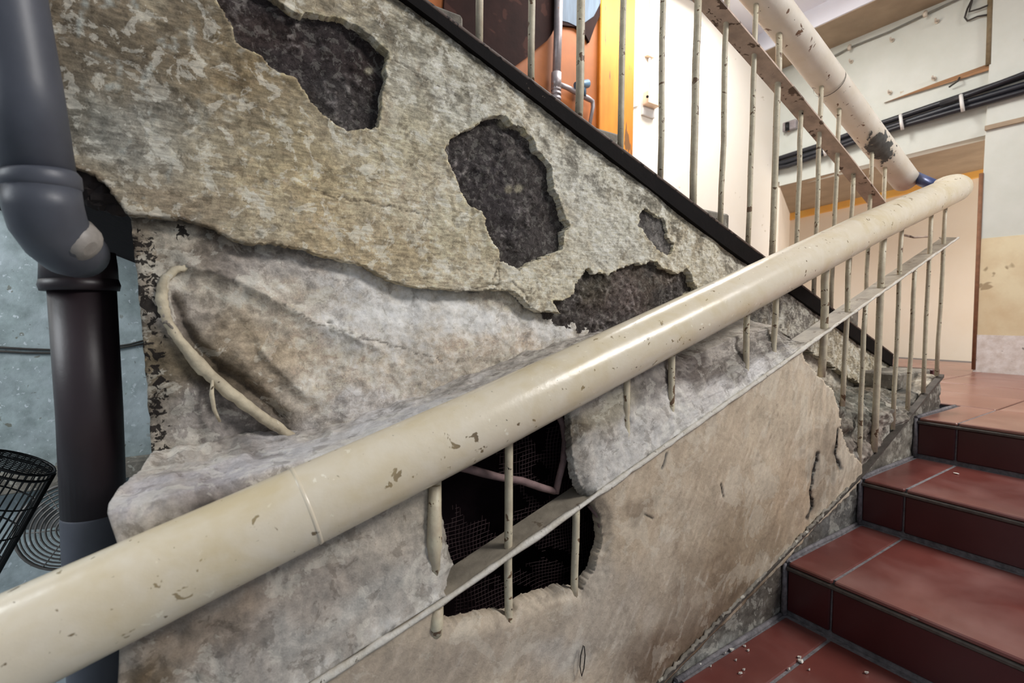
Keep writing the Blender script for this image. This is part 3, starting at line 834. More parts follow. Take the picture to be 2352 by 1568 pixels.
# face below the flat bar
fx, fz = 620, 190
Xv = np.linspace(-.14, 1.80, fx)
X2 = np.repeat(Xv[:, None], fz, 1)
zlo, zhi = z_strip_low(Xv) - .02, z_mid(Xv) - .002
zlo = np.maximum(zlo, zhi - .62)
Z2 = zlo[:, None] + (zhi - zlo)[:, None] * np.linspace(0, 1, fz)[None, :]
Y0 = .674
px, py = pix(np.stack([X2, np.full_like(X2, Y0), Z2], -1))
jx = px + 5 * fbm(X2, Z2, .02, 251, 4, .6); jy = py + 5 * fbm(X2, Z2, .02, 257, 4, .6)
hd = poly_sd(jx, jy, HOLE)
BRK = [(1838, 800), (1852, 830), (1884, 868), (1912, 895), (1926, 930), (1932, 985), (1940, 1020), (1958, 1045), (1992, 1078), (2000, 1400), (-500, 3000), (-2000, 2200), (-300, 1300), (1000, 600)]
bd = poly_sd(jx, jy, BRK)
a = math.radians(58)
su, sv = X2 * math.cos(a) + Z2 * math.sin(a), -X2 * math.sin(a) + Z2 * math.cos(a)
h = .004 * fbm(X2, Z2, .20, 203, 3) + .0016 * fbm(su * .4, sv * 1.8, .05, 209, 4) + .0006 * fbm(X2, Z2, .012, 213, 3)
h -= .010 * np.exp(-(np.clip(hd, 0, None) / 16) ** 2)
h += .004 * sstep(1720, 1900, px) * fbm(X2 * 2, Z2 * .3, .06, 217, 2)
FC = [([(1880, 1040), (1872, 1085), (1866, 1130), (1870, 1165), (1856, 1190)], 4.5), ([(1925, 985), (1918, 1040), (1930, 1075)], 5), ([(1530, 1040), (1520, 1075)], 3), ([(1480, 1180), (1500, 1190)], 2.5), ([(1655, 1110), (1660, 1140)], 2)]
ck = np.zeros_like(h)
for pts, w_ in FC:
    d, _ = seg_dist(px + .3 * (jx - px), py, pts); e = np.exp(-(d / (w_ * .75)) ** 2); h -= .0035 * e; ck = np.maximum(ck, e)
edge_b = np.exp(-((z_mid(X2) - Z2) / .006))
P = np.stack([X2, Y0 - h, Z2], -1)
BF = [(1650, 1330, 130, 200, 40, (122, 102, 80), .95), (1560, 1500, 150, 110, -50, (106, 86, 68), .95), (1480, 1420, 80, 60, -40, (160, 142, 118), .6), (1750, 1180, 100, 160, 30, (168, 150, 126), .7),
      (1500, 1160, 180, 120, -35, (190, 172, 148), .8), (1400, 1420, 140, 100, -30, (188, 178, 164), .7), (1150, 1500, 200, 60, -20, (172, 158, 142), .8), (900, 1540, 200, 60, -20, (168, 154, 138), .8),
      (1700, 1000, 140, 80, -35, (196, 178, 154), .8), (1820, 960, 90, 120, 20, (204, 188, 164), .8), (1560, 1270, 50, 130, 10, (200, 186, 166), .5), (1290, 1480, 60, 40, 0, (196, 190, 180), .6),
      (1750, 1350, 50, 40, -40, (92, 76, 60), .8), (1450, 1150, 30, 24, 0, (130, 114, 96), .6), (1830, 1120, 60, 90, 10, (190, 168, 142), .7), (1900, 1080, 40, 70, 0, (150, 136, 118), .7)]
c = paint((198, 182, 160), px, py, X2, Z2, BF, 221)
g1 = fbm(X2, Z2, .06, 223, 4, .6); g2 = fbm(su * .5, sv * 2.5, .04, 227, 4)
c = mul(c, 1 + .12 * g1 + .12 * g2)
c = towards(c, (120, 100, 82), sstep(.3, .9, g1 - .5 * g2) * sstep(1400, 1650, px) * .4)
c = towards(c, (214, 206, 194), sstep(.3, .9, g2) * .3)
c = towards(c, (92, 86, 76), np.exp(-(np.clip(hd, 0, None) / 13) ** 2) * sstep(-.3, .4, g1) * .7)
c = towards(c, (30, 25, 21), np.clip(ck * 1.6, 0, 1) * .92)
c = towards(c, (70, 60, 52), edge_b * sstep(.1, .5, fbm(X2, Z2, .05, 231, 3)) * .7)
gapd = np.full_like(h, 1e3)
for pts, w_ in FC[:2]:
    d, t_ = seg_dist(px + .8 * (jx - px), py, pts)
    gapd = np.minimum(gapd, d - 3.2 * np.sqrt(np.clip(np.sin(np.pi * np.clip(t_ / (len(pts) - 1), 0, 1)), 0, 1)) + .3)
keep = (cell(hd) > 0) & (cell(bd) < 0) & (cell(gapd) > 0)
P = snap(snap(snap(P, hd), bd), gapd)
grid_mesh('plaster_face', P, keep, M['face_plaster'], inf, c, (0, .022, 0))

# coat above the flat bar, turning over into the ledge behind the handrail
lx, ls = 560, 170
Xv = np.linspace(-.092, 1.43, lx)
s = np.linspace(0, 1, ls)
zf = np.interp(Xv, [-.1, .2, .6, .80, .93, 1.17, 1.30, 1.40, 1.43], [-.225, -.185, -.075, -.04, -.095, -.035, -.02, -.065, -.09])
zbk = np.interp(Xv, [-.1, .15, .36, .6, .95, 1.3, 1.43], [-.20, -.205, -.152, -.078, -.012, .03, .04])
zm = z_mid(Xv) + .004
X2 = np.repeat(Xv[:, None], ls, 1); S2 = np.repeat(s[None, :], lx, 0)
SF = .6
t1 = np.clip(S2 / SF, 0, 1); t2 = np.clip((S2 - SF) / (1 - SF), 0, 1)
ytop = np.interp(Xv, [-.1, .7, .93, 1.3, 1.43], [.700, .700, .705, .705, .70])[:, None]
Yb = .664 + (ytop - .664) * (t1 ** .8) + (YU + .03 - ytop) * t2
Zb = zm[:, None] + (zf - zm)[:, None] * t1 + (zbk - zf)[:, None] * (t2 ** 1.2)
rn = .012 * np.exp(-((S2 - SF) / .06) ** 2)
XL = np.interp(S2, [0, .25, .5, .60, .66, .8, 1], [-.100, -.082, -.074, -.088, -.090, -.074, -.050])
X2 = XL + (X2 + .092) * (1.43 - XL) / 1.522
B = np.stack([X2, Yb, Zb], -1)
px, py = pix(B)
arc = S2 * .45
jx = px + 5 * fbm(X2, arc, .02, 351, 4, .6); jy = py + 5 * fbm(X2, arc, .02, 357, 4, .6)
hd = np.where(S2 < SF + .02, poly_sd(jx, jy, HOLE), 400.)
wedge_l = sstep(420, 300, px)
amp = .0035 + .004 * sstep(700, 350, px) + .003 * t2
h = amp * 1.6 * fbm(X2, arc, .07, 303, 4) + .0022 * fbm(X2, arc, .02, 307, 3) + sstep(800, 400, px) * sstep(.5, .7, S2) * (.010 * ridged(X2, arc, .06, 311, 3) - .006)
h -= .008 * np.exp(-(np.clip(hd, 0, None) / 16) ** 2)
FB = [([(1620, 850), (1660, 835), (1700, 800)], 20, -.006), ([(1440, 870), (1440, 900), (1450, 960)], 10, .006), ([(1545, 850), (1540, 890), (1500, 930)], 12, -.004)]
for pts, w_, hh in FB:
    d, _ = seg_dist(px, py, pts); h += hh * np.exp(-(d / w_) ** 2)
nrm = np.stack([np.zeros_like(h), -(1 - t2 * .8) , .35 + t2 * .8], -1); nrm /= np.linalg.norm(nrm, axis=-1, keepdims=True)
P = B + nrm * h[..., None]
P[:, 0, :] = B[:, 0, :]
BB = [(1700, 840, 120, 40, -25, (84, 76, 68), .9), (1600, 850, 60, 40, -20, (92, 82, 76), .85), (1470, 900, 60, 40, -20, (110, 104, 100), .8), (1400, 960, 60, 50, -20, (150, 142, 120), .7), (1350, 1010, 40, 50, 0, (120, 108, 90), .8),
      (1600, 940, 140, 40, -32, (204, 198, 192), .9), (1480, 1020, 120, 50, -32, (200, 196, 190), .85), (1750, 860, 70, 24, -32, (214, 210, 206), .9), (1850, 780, 50, 30, -30, (140, 132, 120), .9),
      (900, 1230, 180, 80, -25, (178, 168, 154), .7), (700, 1380, 150, 70, -25, (160, 150, 140), .8), (480, 1440, 140, 80, -20, (140, 124, 108), .85), (330, 1530, 80, 60, 0, (108, 92, 70), .9), (560, 1500, 100, 50, -20, (166, 158, 150), .7),
      (800, 1410, 160, 30, -25, (190, 186, 178), .8), (980, 1160, 50, 80, 0, (190, 178, 160), .6),
      (300, 1180, 80, 60, -20, (178, 172, 172), .85), (400, 1110, 110, 40, -10, (182, 176, 178), .8), (480, 1160, 80, 60, -20, (126, 116, 112), .7), (340, 1230, 50, 30, 0, (120, 114, 96), .8), (600, 1060, 120, 40, -20, (186, 182, 184), .8), (450, 1190, 40, 20, 0, (70, 66, 62), .7), (560, 1010, 60, 26, 0, (110, 104, 100), .6), (900, 960, 200, 50, -20, (206, 204, 204), .8)]
c = paint((178, 170, 160), px, py, X2, arc, BB, 321)
g1 = fbm(X2, arc, .05, 323, 5, .62); g2 = fbm(X2 * .5, arc * 1.6, .02, 327, 4, .6)
c = mul(c, 1 + (.14 + .16 * t2) * g1 + (.08 + .12 * t2) * g2)
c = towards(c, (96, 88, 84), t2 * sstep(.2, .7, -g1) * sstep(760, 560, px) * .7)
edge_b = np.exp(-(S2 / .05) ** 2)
c = towards(c, (226, 222, 214), edge_b * sstep(-.4, .3, g1) * .7)
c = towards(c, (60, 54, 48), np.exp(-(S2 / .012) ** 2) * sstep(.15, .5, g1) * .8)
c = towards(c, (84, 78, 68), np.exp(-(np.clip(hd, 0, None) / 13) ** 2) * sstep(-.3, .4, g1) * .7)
lft_ok = px + 14 * fbm(X2, arc, .05, 331, 3) > np.where(S2 < SF, -600, 248)
keep = (cell(hd) > 0)
P = snap(P, hd)
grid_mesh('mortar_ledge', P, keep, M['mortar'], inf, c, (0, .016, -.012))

# cavity behind the hole, wire mesh, bent conduits
MB().add([(.20, .715, -.60), (.80, .715, -.60), (.80, .868, -.60), (.20, .868, -.60), (.20, .715, -.215), (.80, .715, -.085), (.80, .868, -.085), (.20, .868, -.215)],
         [(0, 1, 2, 3), (2, 3, 7, 6), (0, 3, 7, 4), (1, 2, 6, 5)]).build('cavity_lining', M['void'], inf)
wm = MB(); rs = random.Random(5)
PATCHES = [(1290, 1035, 55, 75), (1060, 1235, 90, 60), (1110, 1370, 90, 55), (1300, 1190, 80, 90), (1270, 1330, 90, 50), (1190, 1060, 50, 70), (1360, 1250, 30, 80), (1230, 1200, 60, 60)]
def in_p(p):
    qx, qy = pix(np.asarray(p)); 
    k = .5 * float(perlin(np.array([qx / 28.]), np.array([qy / 28.]), 77)[0])
    return any(math.hypot((qx - a) / w_, (qy - b) / h_) < .95 + k for a, b, w_, h_ in PATCHES)
pitch_ = .0075; YM = .745
def wob(i, u): return YM + .006 * math.sin(u * 23 + i * .2) + .008 * math.sin(u * 9)
for i in range(70):
    X = .27 + i * pitch_; run = []
    for j in range(60):
        z = -.56 + j * .008; p = (X + .0015 * math.sin(j * .6 + i * .3), wob(i, z), z)
        if in_p(p) and rs.random() > .035: run.append(p)
        else:
            if len(run) > 1: wm.tube(run, .0006, 3, False)
            run = []
    if len(run) > 1: wm.tube(run, .0006, 3, False)
for j in range(66):
    z = -.56 + j * pitch_; run = []
    for i in range(66):
        X = .27 + i * .008; p = (X, wob(i, z), z + .0015 * math.sin(i * .5 + j * .4))
        if in_p(p) and rs.random() > .035: run.append(p)
        else:
            if len(run) > 1: wm.tube(run, .0006, 3, False)
            run = []
    if len(run) > 1: wm.tube(run, .0006, 3, False)
tag(wm.build('wire_mesh', M['mesh_wire'], inf), kind='stuff')
MB().tube([onY(1035, 1068, .735), onY(1075, 1076, .73), onY(1110, 1086, .725), onY(1150, 1096, .72), onY(1200, 1104, .72), onY(1240, 1118, .72), onY(1275, 1128, .722)], [.007, .0075, .0075, .0065, .007, .007, .0065], 9).build('bent_conduit', M['twig'], inf)
MB().tube([onY(1282, 950, .735), onY(1294, 975, .73), onY(1299, 1010, .725), onY(1294, 1060, .722), onY(1283, 1100, .72), onY(1276, 1132, .722)], [.007, .0075, .0075, .007, .0065, .007], 9).build('bent_conduit', M['twig'], inf)
MB().tube([onY(1352, 1160, .70), onY(1375, 1185, .692), onY(1384, 1230, .69), onY(1376, 1290, .695)], [.004, .006, .006, .004], 7).build('bent_conduit', M['twig'], inf)

# rubble filling the gap between the flights at the head of the infill
rx, rsn = 330, 150
Xv = np.linspace(1.30, 2.50, rx); s = np.linspace(0, 1, rsn)
X2 = np.repeat(Xv[:, None], rsn, 1); S2 = np.repeat(s[None, :], rx, 0)
zs = z_strip_low(Xv) - .012
zfm = np.interp(Xv, [1.30, 1.45, 1.6, 1.75, 1.95, 2.1, 2.25, 2.4, 2.5], [-.14, -.16, -.22, -.30, -.335, -.325, -.33, -.26, -.222])
zbm = np.interp(Xv, [1.30, 1.5, 1.75, 2.0, 2.2, 2.4, 2.5], [-.02, -.03, -.15, -.24, -.29, -.255, -.225])
t1 = np.clip(S2 / .5, 0, 1); t2 = np.clip((S2 - .5) / .5, 0, 1)
Y2 = .690 + .016 * t1 ** 2 + (.90 - .706) * t2
Zb = zs[:, None] + (np.maximum(zfm, zs + .004) - zs)[:, None] * t1 + (np.maximum(zbm, zs + .006) - np.maximum(zfm, zs + .004))[:, None] * t2
B = np.stack([X2, Y2, Zb], -1); arc = Zb + Y2
fade = sstep(0, .10, S2) * sstep(2.48, 2.2, X2)
h = fade * (.020 * fbm(X2, arc, .09, 403, 3) + .012 * ridged(X2 * 1.6, arc * .7, .06, 409, 3) - .006 + .003 * fbm(X2, arc, .015, 411, 3))
for bx, by, br_, hh in ((2005, 915, 45, .03), (2085, 905, 26, .022), (1955, 830, 30, .03), (1930, 780, 30, .02), (2050, 960, 26, .018), (1980, 870, 26, -.02), (1950, 1000, 12, -.02), (1987, 1010, 8, -.016)):
    qx, qy = pix(B); h += hh * fade * np.exp(-(((qx - bx) / br_) ** 2 + ((qy - by) / (br_ * .8)) ** 2))
nrm = np.stack([np.zeros_like(h), -(1 - t2), .25 + t2], -1); nrm /= np.linalg.norm(nrm, axis=-1, keepdims=True)
P = B + nrm * h[..., None]
px, py = pix(P)
c = paint((128, 120, 108), px, py, X2, arc, [(1970, 920, 60, 50, 0, (112, 112, 102), .8), (1910, 800, 40, 60, 0, (150, 134, 114), .8), (2085, 905, 30, 30, 0, (104, 104, 100), .8), (2120, 870, 30, 30, -40, (176, 164, 146), .9), (2000, 1040, 60, 40, -50, (142, 130, 120), .8), (1990, 830, 40, 40, 0, (128, 108, 84), .8), (2060, 980, 26, 20, 0, (190, 184, 172), .6)], 421)
g1 = fbm(X2, arc, .04, 423, 5, .62); g2 = fbm(X2, arc, .012, 427, 3)
c = mul(c, 1 + .45 * g1 + .3 * g2)
c = towards(c, (44, 38, 34), sstep(.25, .7, -g1 - .5 * (ridged(X2 * 1.6, arc * .7, .06, 409, 3) - .5)) * .7)
grid_mesh('rubble_fill', P, np.ones((rx - 1, rsn - 1), bool), M['mortar'], inf, c, (0, .03, -.01))

mb = MB(); rf2 = random.Random(9)
for X0_, X1_ in ((.78, 1.24), (1.30, 1.70)):
    Xs_ = np.linspace(X0_, X1_, 60)
    mb.tube([(X, .672 + rf2.uniform(-.003, .003), float(z_strip_low(X)) + .006 + rf2.uniform(-.003, .003)) for X in Xs_], [.002] + [rf2.uniform(.0035, .0055) for _ in Xs_[1:-1]] + [.002], 8)
mb.build('mortar_fringe', M['brick_step'], inf)

# stringer side: grey mortar triangles between the strip and the steps
tx, tz = 420, 70
Xv = np.linspace(.45, 2.52, tx); X2 = np.repeat(Xv[:, None], tz, 1)
zt_ = z_strip_low(Xv) - .004; Z2 = (zt_ - .20)[:, None] + .20 * np.linspace(0, 1, tz)[None, :]
h = .004 * fbm(X2, Z2, .05, 503, 4) + .002 * ridged(X2, Z2, .02, 507, 3)
P = np.stack([X2, .684 - h, Z2], -1); px, py = pix(P)
c = paint((92, 87, 80), px, py, X2, Z2, [(2050, 1010, 60, 70, 0, (142, 136, 124), .7), (1930, 1180, 60, 60, 0, (104, 104, 102), .7), (1770, 1370, 60, 60, 0, (92, 84, 76), .7), (1640, 1500, 80, 40, -40, (150, 150, 144), .8)], 511)
g1 = fbm(X2, Z2, .03, 513, 5, .62); c = mul(c, 1 + .35 * g1); c = towards(c, (172, 172, 164), sstep(.3, .9, g1) * .5)
grid_mesh('stringer_side', P, np.ones((tx - 1, tz - 1), bool), M['mortar'], low, c)

# ------------------------------------------------------------------ balustrades
def rod_pts(X, Y, z0, z1, rnd, n=5):
    return [(X + rnd.uniform(-.0018, .0018), Y + rnd.uniform(-.0018, .0018), z0 + (z1 - z0) * i / n) for i in range(n + 1)]


rnd = random.Random(11)
bl1 = thing('balustrade', (1.2, YL, ZG), 'lower balustrade with a thick cream handrail crossing the picture', 'railing')
YR = .66
hp = [np.array([X, YR, z]) for X, z in RAILP]
hp2 = []
for a_, b_ in zip(hp[:-1], hp[1:]):
    for t in np.linspace(0, 1, 6, endpoint=False): hp2.append(a_ + (b_ - a_) * t)
e = hp[-1]; dn = hp[-1] - hp[-2]; dn /= np.linalg.norm(dn)
rr = [.052] * len(hp2)
# rounded elbow that turns towards the upper flight
for k, (fwd_, side, r_) in enumerate(((0, 0, .052), (.03, .004, .052), (.06, .014, .0515), (.085, .032, .050), (.10, .055, .047), (.104, .078, .040))):
    hp2.append(e + dn * fwd_ + np.array([0, side, 0])); rr.append(r_)
MB().tube(hp2, rr, 32).build('handrail', M['rail'], bl1)
# joint collar seen as a raised ring of paint
j0 = np.array([.115, YR, z_rail(.115)]); dj = np.array([1, 0, .31]); dj /= np.linalg.norm(dj)
MB().tube([j0 - dj * .003, j0 - dj * .0015, j0 + dj * .0015, j0 + dj * .003], [.0515, .0528, .0528, .0515], 32, False).build('weld_ring', M['rail'], bl1)
UPE = onY(2086, 408, YU)
MB().tube([e + dn * .10 + np.array([0, .06, -.004]), UPE + np.array([.01, -.02, 0])], .024, 16).build('joint_pipe', M['blue_pipe'], bl1)
flat_pts = [-.16, .111, .298, .65, 1.279, 1.9, 2.564]
def slab_pts(Xs, zf_, y0, y1, th):
    V = []
    for X in Xs:
        z = float(zf_(X)); V += [(X, y0, z - th), (X, y1, z - th), (X, y1, z), (X, y0, z)]
    n = len(Xs); Q = [(0, 1, 2, 3), (4 * n - 1, 4 * n - 2, 4 * n - 3, 4 * n - 4)]
    for i in range(n - 1):
        for k in range(4):
            Q.append((4 * i + k, 4 * i + (k + 1) % 4, 4 * (i + 1) + (k + 1) % 4, 4 * (i + 1) + k))
    return V, Q
mb = MB(); V, Q = slab_pts(flat_pts, lambda X: z_mid(X), .664, .724, .005)
mb.add(V, Q)
# pointed end that swings towards the other flight
zE = float(z_mid(2.564))
mb.add([(2.564, .664, zE - .005), (2.564, .712, zE - .005), (2.62, .74, zE + .012), (2.564, .664, zE), (2.564, .712, zE), (2.62, .74, zE + .017)], [(0, 2, 1), (3, 4, 5), (0, 3, 5, 2), (2, 5, 4, 1), (0, 1, 4, 3)])
mb.build('flat_bar', M['flat_bar'], bl1)
ee = [np.array([X, .6635, float(z_mid(X)) - .0015]) for X in np.linspace(-.15, 2.564, 120)]
ee = [p + np.array([0, 0, .0012 * math.sin(i * 1.7) * rnd.random()]) for i, p in enumerate(ee)]
MB().tube(ee, [(.0042 if p[0] > 1.45 else .0056) * rnd.uniform(.75, 1.25) for p in ee], 6).build('bar_edge', M['bar_edge'], bl1)
MB().tube([onY(2078, 540, .76), onY(2100, 545, .75), onY(2140, 543, .74)], .0045, 6).build('tie_rod', M['flat_under'], bl1)
full = [.311, .443, .724, .862, 1.14, 1.268, 1.53, 1.672, 1.915, 2.062, 2.335, 2.475]
half = [.595, 1.0, 1.40, 1.80, 2.195, 2.41]
half = [.595, 1.0, 1.40, 1.80, 2.195]
for X in full:
    foot = {1.53: -.17, 1.672: -.27}.get(X, float(z_strip_low(X)) + .01) if X > 1.45 else float(z_mid(X)) - .20
    r_ = .0105 if X in (1.53, 1.915) else .0073
    MB().tube(rod_pts(X, YL, foot, float(z_rail(X)) - .03, rnd), r_, 10).build('baluster', M['rod'], bl1)
for X in half:
    foot = float(z_strip_low(X)) + .01 if X > 1.45 else float(z_mid(X)) - .20
    MB().tube(rod_pts(X, YL, foot, float(z_mid(X)) - .004, rnd), .0073, 10).build('baluster', M['rod'], bl1)
# plaster clinging to the partly buried rods
for (X, z0, z1) in ((.308, -.41, -.26), (.311, -.50, -.455)):
    MB().tube([(X - .004, YL - .004, z0), (X - .006, YL - .006, z0 + (z1 - z0) * .4), (X - .004, YL - .005, z1)], [.008, .012, .009], 8).build('plaster_sleeve', M['rod'], bl1)

bl2 = thing('balustrade', (1.4, YU, -.2), 'upper balustrade with thin rods rising along the peeling plaster side', 'railing')
UR = [onY(a_, b_, YU) for a_, b_ in ((1640, -150), (1760, 0), (1845, 108), (1930, 219), (2005, 318), (2080, 414))]
UR.insert(0, UR[0] - (UR[1] - UR[0]) * 2)
hp2 = []
for a_, b_ in zip(UR[:-1], UR[1:]):
    for t in np.linspace(0, 1, 5, endpoint=False): hp2.append(a_ + (b_ - a_) * t)
hp2.append(UR[-1])
MB().tube(hp2, .0515, 32).build('handrail', M['rail_worn'], bl2)
A_, B_ = onY(1975, 282, YU), onY(2045, 372, YU)
ax_ = (B_ - A_); Lw = np.linalg.norm(ax_); ax_ /= Lw
e1 = np.array([0, -1., 0]); e1 -= ax_ * (e1 @ ax_); e1 /= np.linalg.norm(e1); e2 = np.cross(ax_, e1)
tw = np.linspace(0, 1, 90)[:, None] + np.zeros((1, 90)); th = np.linspace(-1.6, 1.9, 90)[None, :] + np.zeros((90, 1))
Pw = A_ + ax_ * (tw * Lw)[..., None] + .0522 * (np.cos(th)[..., None] * e1 + np.sin(th)[..., None] * e2)
nw = fbm(tw * Lw, th * .05, .03, 601, 4, .65)
grid_mesh('bare_patch', Pw, cell(1.3 * np.exp(-((tw - .45) / .30) ** 2 - ((th - .9) / .9) ** 2) + .9 * nw) > .62, M['steel_bare'], bl2)
ci = onY(1905, 190, YU)
dd = UR[4] - UR[3]; dd /= np.linalg.norm(dd)
MB().tube([ci - dd * .0015, ci + dd * .0015], .0535, 28, False).build('wire_ring', M['wire_dark'], bl2)
UMx = [onY(a_, b_, YU) for a_, b_ in ((1500, -150), (1625, 0), (1728, 118), (1830, 238), (1925, 352), (2012, 462), (2035, 492))]
UMx.insert(0, UMx[0] - (UMx[1] - UMx[0]) * 2)
UMX = [p[0] for p in UMx]; UMZ = [p[2] for p in UMx]
def z_um(X): return float(np.interp(X, UMX, UMZ))
V, Q = slab_pts(UMX, z_um, YU - .030, YU + .030, .006)
MB().add(V, Q).build('flat_bar', M['flat_under'], bl2)
URX = [p[0] for p in UR]; URZ = [p[2] for p in UR]
UB = [(.213, 1), (.352, 0), (.495, 1), (.624, 1), (.763, 0), (.899, 1), (1.047, 1), (1.187, 0), (1.321, 1), (1.467, 1), (1.607, 1), (1.761, 0), (1.893, 1), (2.03, 1), (2.17, 0), (2.328, 1), (2.46, 1)]
UB = [(X, f) for X, f in UB]
for X, f in UB:
    top = float(np.interp(X, URX, URZ)) - .03 if f else z_um(X) - .003
    r_ = .0098 if X in (.763, 1.187, 1.607) else .0078
    MB().tube(rod_pts(X, YU, float(z_strip_up(X)), top, rnd, 6), r_, 10).build('baluster', M['rod'], bl2)

# ------------------------------------------------------------------ drain pipe at the left
dp = thing('drain_pipe', (-.15, 1.0, ZG), 'fat grey and brown drain pipe standing at the left edge', 'pipe')
YP = 1.0
def at(x, y, Y=YP): return onY(x, y, Y)
YQ = .80
pu = [at(-14, -250, YQ), at(25, 0, YQ), at(60, 200, YQ), at(92, 405, YQ)]
MB().tube(pu, [.0325, .0330, .0335, .0338], 32).build('upper_pipe', M['pipe'], dp)
MB().tube([at(90, 396, YQ), at(92, 405, YQ), at(95, 428, YQ), at(96, 438, YQ)], [.035, .0382, .0382, .035], 32, True).build('collar', M['pipe'], dp)
MB().tube([at(96, 428, YQ), at(100, 470, .802), at(112, 512, .81), at(134, 548, .83), at(160, 572, .855), at(182, 582, .90)], [.0362, .0372, .0372, .0362, .0355, .034], 32).build('elbow', M['pipe'], dp)
MB().tube([at(168, 540, .835), at(184, 556, .82), at(198, 565, .812), at(208, 571, .810)], [.026, .0255, .021, .010], 20).build('end_cap', M['scuffed'], dp)
MB().tube([at(180, 580), at(183, 612), at(184, 650)], [.0455, .0465, .0475], 32).build('socket', M['pipe_low'], dp)
MB().tube([at(184, 640), at(185, 655), at(186, 668)], [.047, .0495, .0475], 32).build('collar', M['pipe_low'], dp)
MB().tube([at(190, 660), at(208, 950), at(217, 1175)], [.0415, .041, .041], 32).build('lower_pipe', M['pipe_low'], dp)

MB().tube([at(217, 1172), at(217, 1180), at(220, 1250), at(232, 1568), np.array([at(240, 1700)[0], YP, ZG])], [.0405, .0416, .0414, .0414, .0414], 32).build('foot_pipe', M['pipe'], dp)
# wires on the limewashed wall
YWW = YW - .02
for q, off in enumerate((0, 9)):
    o = MB().tube([at(-120, 790 + off, YWW), at(60, 801 + off, YWW), at(200, 806 + off * .6, YWW), at(300, 790 + off * .5, YWW), at(345, 778 + off, YWW)], .004, 6).build('wall_wire', M['wire_dark'])
    tag(o, ('upper' if q == 0 else 'lower') + ' of two thin dark wires strung across the flaking blue wall', 'wire', 'wires on the limewashed wall')

# wire cage leaning at the lower left
cg = thing('wire_cage', (-.25, 1.25, ZG), 'black wire mesh cage leaning at the left edge', 'cage')
ct, cbm = at(38, 1062, 1.25), at(-205, 1440, 1.25)
ax = cbm - ct; Ln = np.linalg.norm(ax); ax /= Ln
s1 = np.cross(ax, np.array([0, 1., 0])); s1 /= np.linalg.norm(s1); s2 = np.cross(ax, s1)
def cgp(u, th): 
    r_ = .058 + .012 * u
    return ct + ax * Ln * u + r_ * (math.cos(th) * s1 + math.sin(th) * s2)
NW = 36
for k in range(NW):
    th = 2 * math.pi * k / NW
    MB().tube([cgp(u, th + .03 * math.sin(u * 8 + k)) for u in np.linspace(0, 1, 7)], .0011, 4, False).build('cage_wire', M['cage'], cg)
for k, u in enumerate((0, .04, .22, .40, .6, .8, 1)):
    MB().tube([cgp(u, 2 * math.pi * i / 36) for i in range(37)], .0026 if k in (0, 1, 6) else .0016, 5, False).build('cage_ring', M['cage'], cg)
for th in (0.1, 1.9, 4.0):
    MB().tube([cgp(0, th), cgp(1, th)], .0055, 6).build('cage_rib', M['cage'], cg)
for k in range(-5, 6):
    th = math.asin(k / 6); MB().tube([cgp(0, th), cgp(0, math.pi - th)], .0012, 4, False).build('cage_wire', M['cage'], cg)
    MB().tube([cgp(0, th + math.pi / 2), cgp(0, math.pi / 2 - th + math.pi)], .0012, 4, False).build('cage_wire', M['cage'], cg)

# old table fan behind the pipe
fc = at(168, 1205, 1.95); fn = np.array([.12, -1, .15]); fn /= np.linalg.norm(fn)
fu = np.cross(fn, (0, 0, 1)); fu /= np.linalg.norm(fu); fv_ = np.cross(fu, fn)
fan = thing('table_fan', (fc[0], 1.98, ZG), 'old table fan with a round wire guard behind the drain pipe', 'fan')
def fp(r_, th, dz=0.): return fc + r_ * (math.cos(th) * fu + math.sin(th) * fv_) + fn * dz
for k in range(10):
    r_ = .024 + k * .0115
    MB().tube([fp(r_, 2 * math.pi * i / 40, .05 * (1 - (r_ / .13) ** 2)) for i in range(41)], .0026 if k < 9 else .005, 5, False).build('guard_ring', M['fan'], fan)
for k in range(6):
    th = 2 * math.pi * k / 6 + .06
    MB().tube([fp(.02, th, .052), fp(.075, th, .034), fp(.128, th, .002), fp(.13, th, -.03)], .0018, 5).build('guard_spoke', M['fan'], fan)
MB().tube([fp(0, 0, .060), fp(0, 0, .044)], .022, 20).build('badge', M['fan_body'], fan)
MB().tube([fc - fn * .03, fc - fn * .07, fc - fn * .17, fc - fn * .19], [.03, .045, .042, .02], 20).build('motor', M['fan_body'], fan)
for k in range(3):
    th = 2 * math.pi * k / 3 + .5; V = []
    for (r_, w1, dz) in ((.02, .25, 0), (.06, .42, -.004), (.11, .36, -.008)):
        V += [fp(r_, th - w1, .012 + dz), fp(r_, th + w1, -.022 + dz)]
    V += [v - fn * .002 for v in V]
    MB().add(V, [(0, 1, 3, 2), (2, 3, 5, 4), (6, 8, 9, 7), (8, 10, 11, 9), (0, 2, 8, 6), (2, 4, 10, 8), (1, 7, 9, 3), (3, 9, 11, 5), (4, 5, 11, 10), (0, 6, 7, 1)]).build('blade', M['fan_body'], fan)
b0 = np.array([fc[0], fc[1] + .11, ZG])
MB().tube([b0 + (0, 0, .03), np.array([fc[0], fc[1] + .11, fc[2] - .03])], .022, 14).build('neck', M['fan_body'], fan)
MB().tube([b0, b0 + (0, 0, .015), b0 + (0, 0, .035)], [.12, .12, .05], 24).build('base', M['fan_body'], fan)
# shelf board the fan's wall bears, grey plank seen either side of the pipe
o = MB().box((-.75, YW - .10, at(250, 1072, YW)[2] - .03), (-.02, YW - .013, at(250, 1052, YW)[2]), .004).build('wall_shelf', M['brick_step'])
tag(o, 'narrow grey board fixed to the blue wall above the fan', 'shelf')

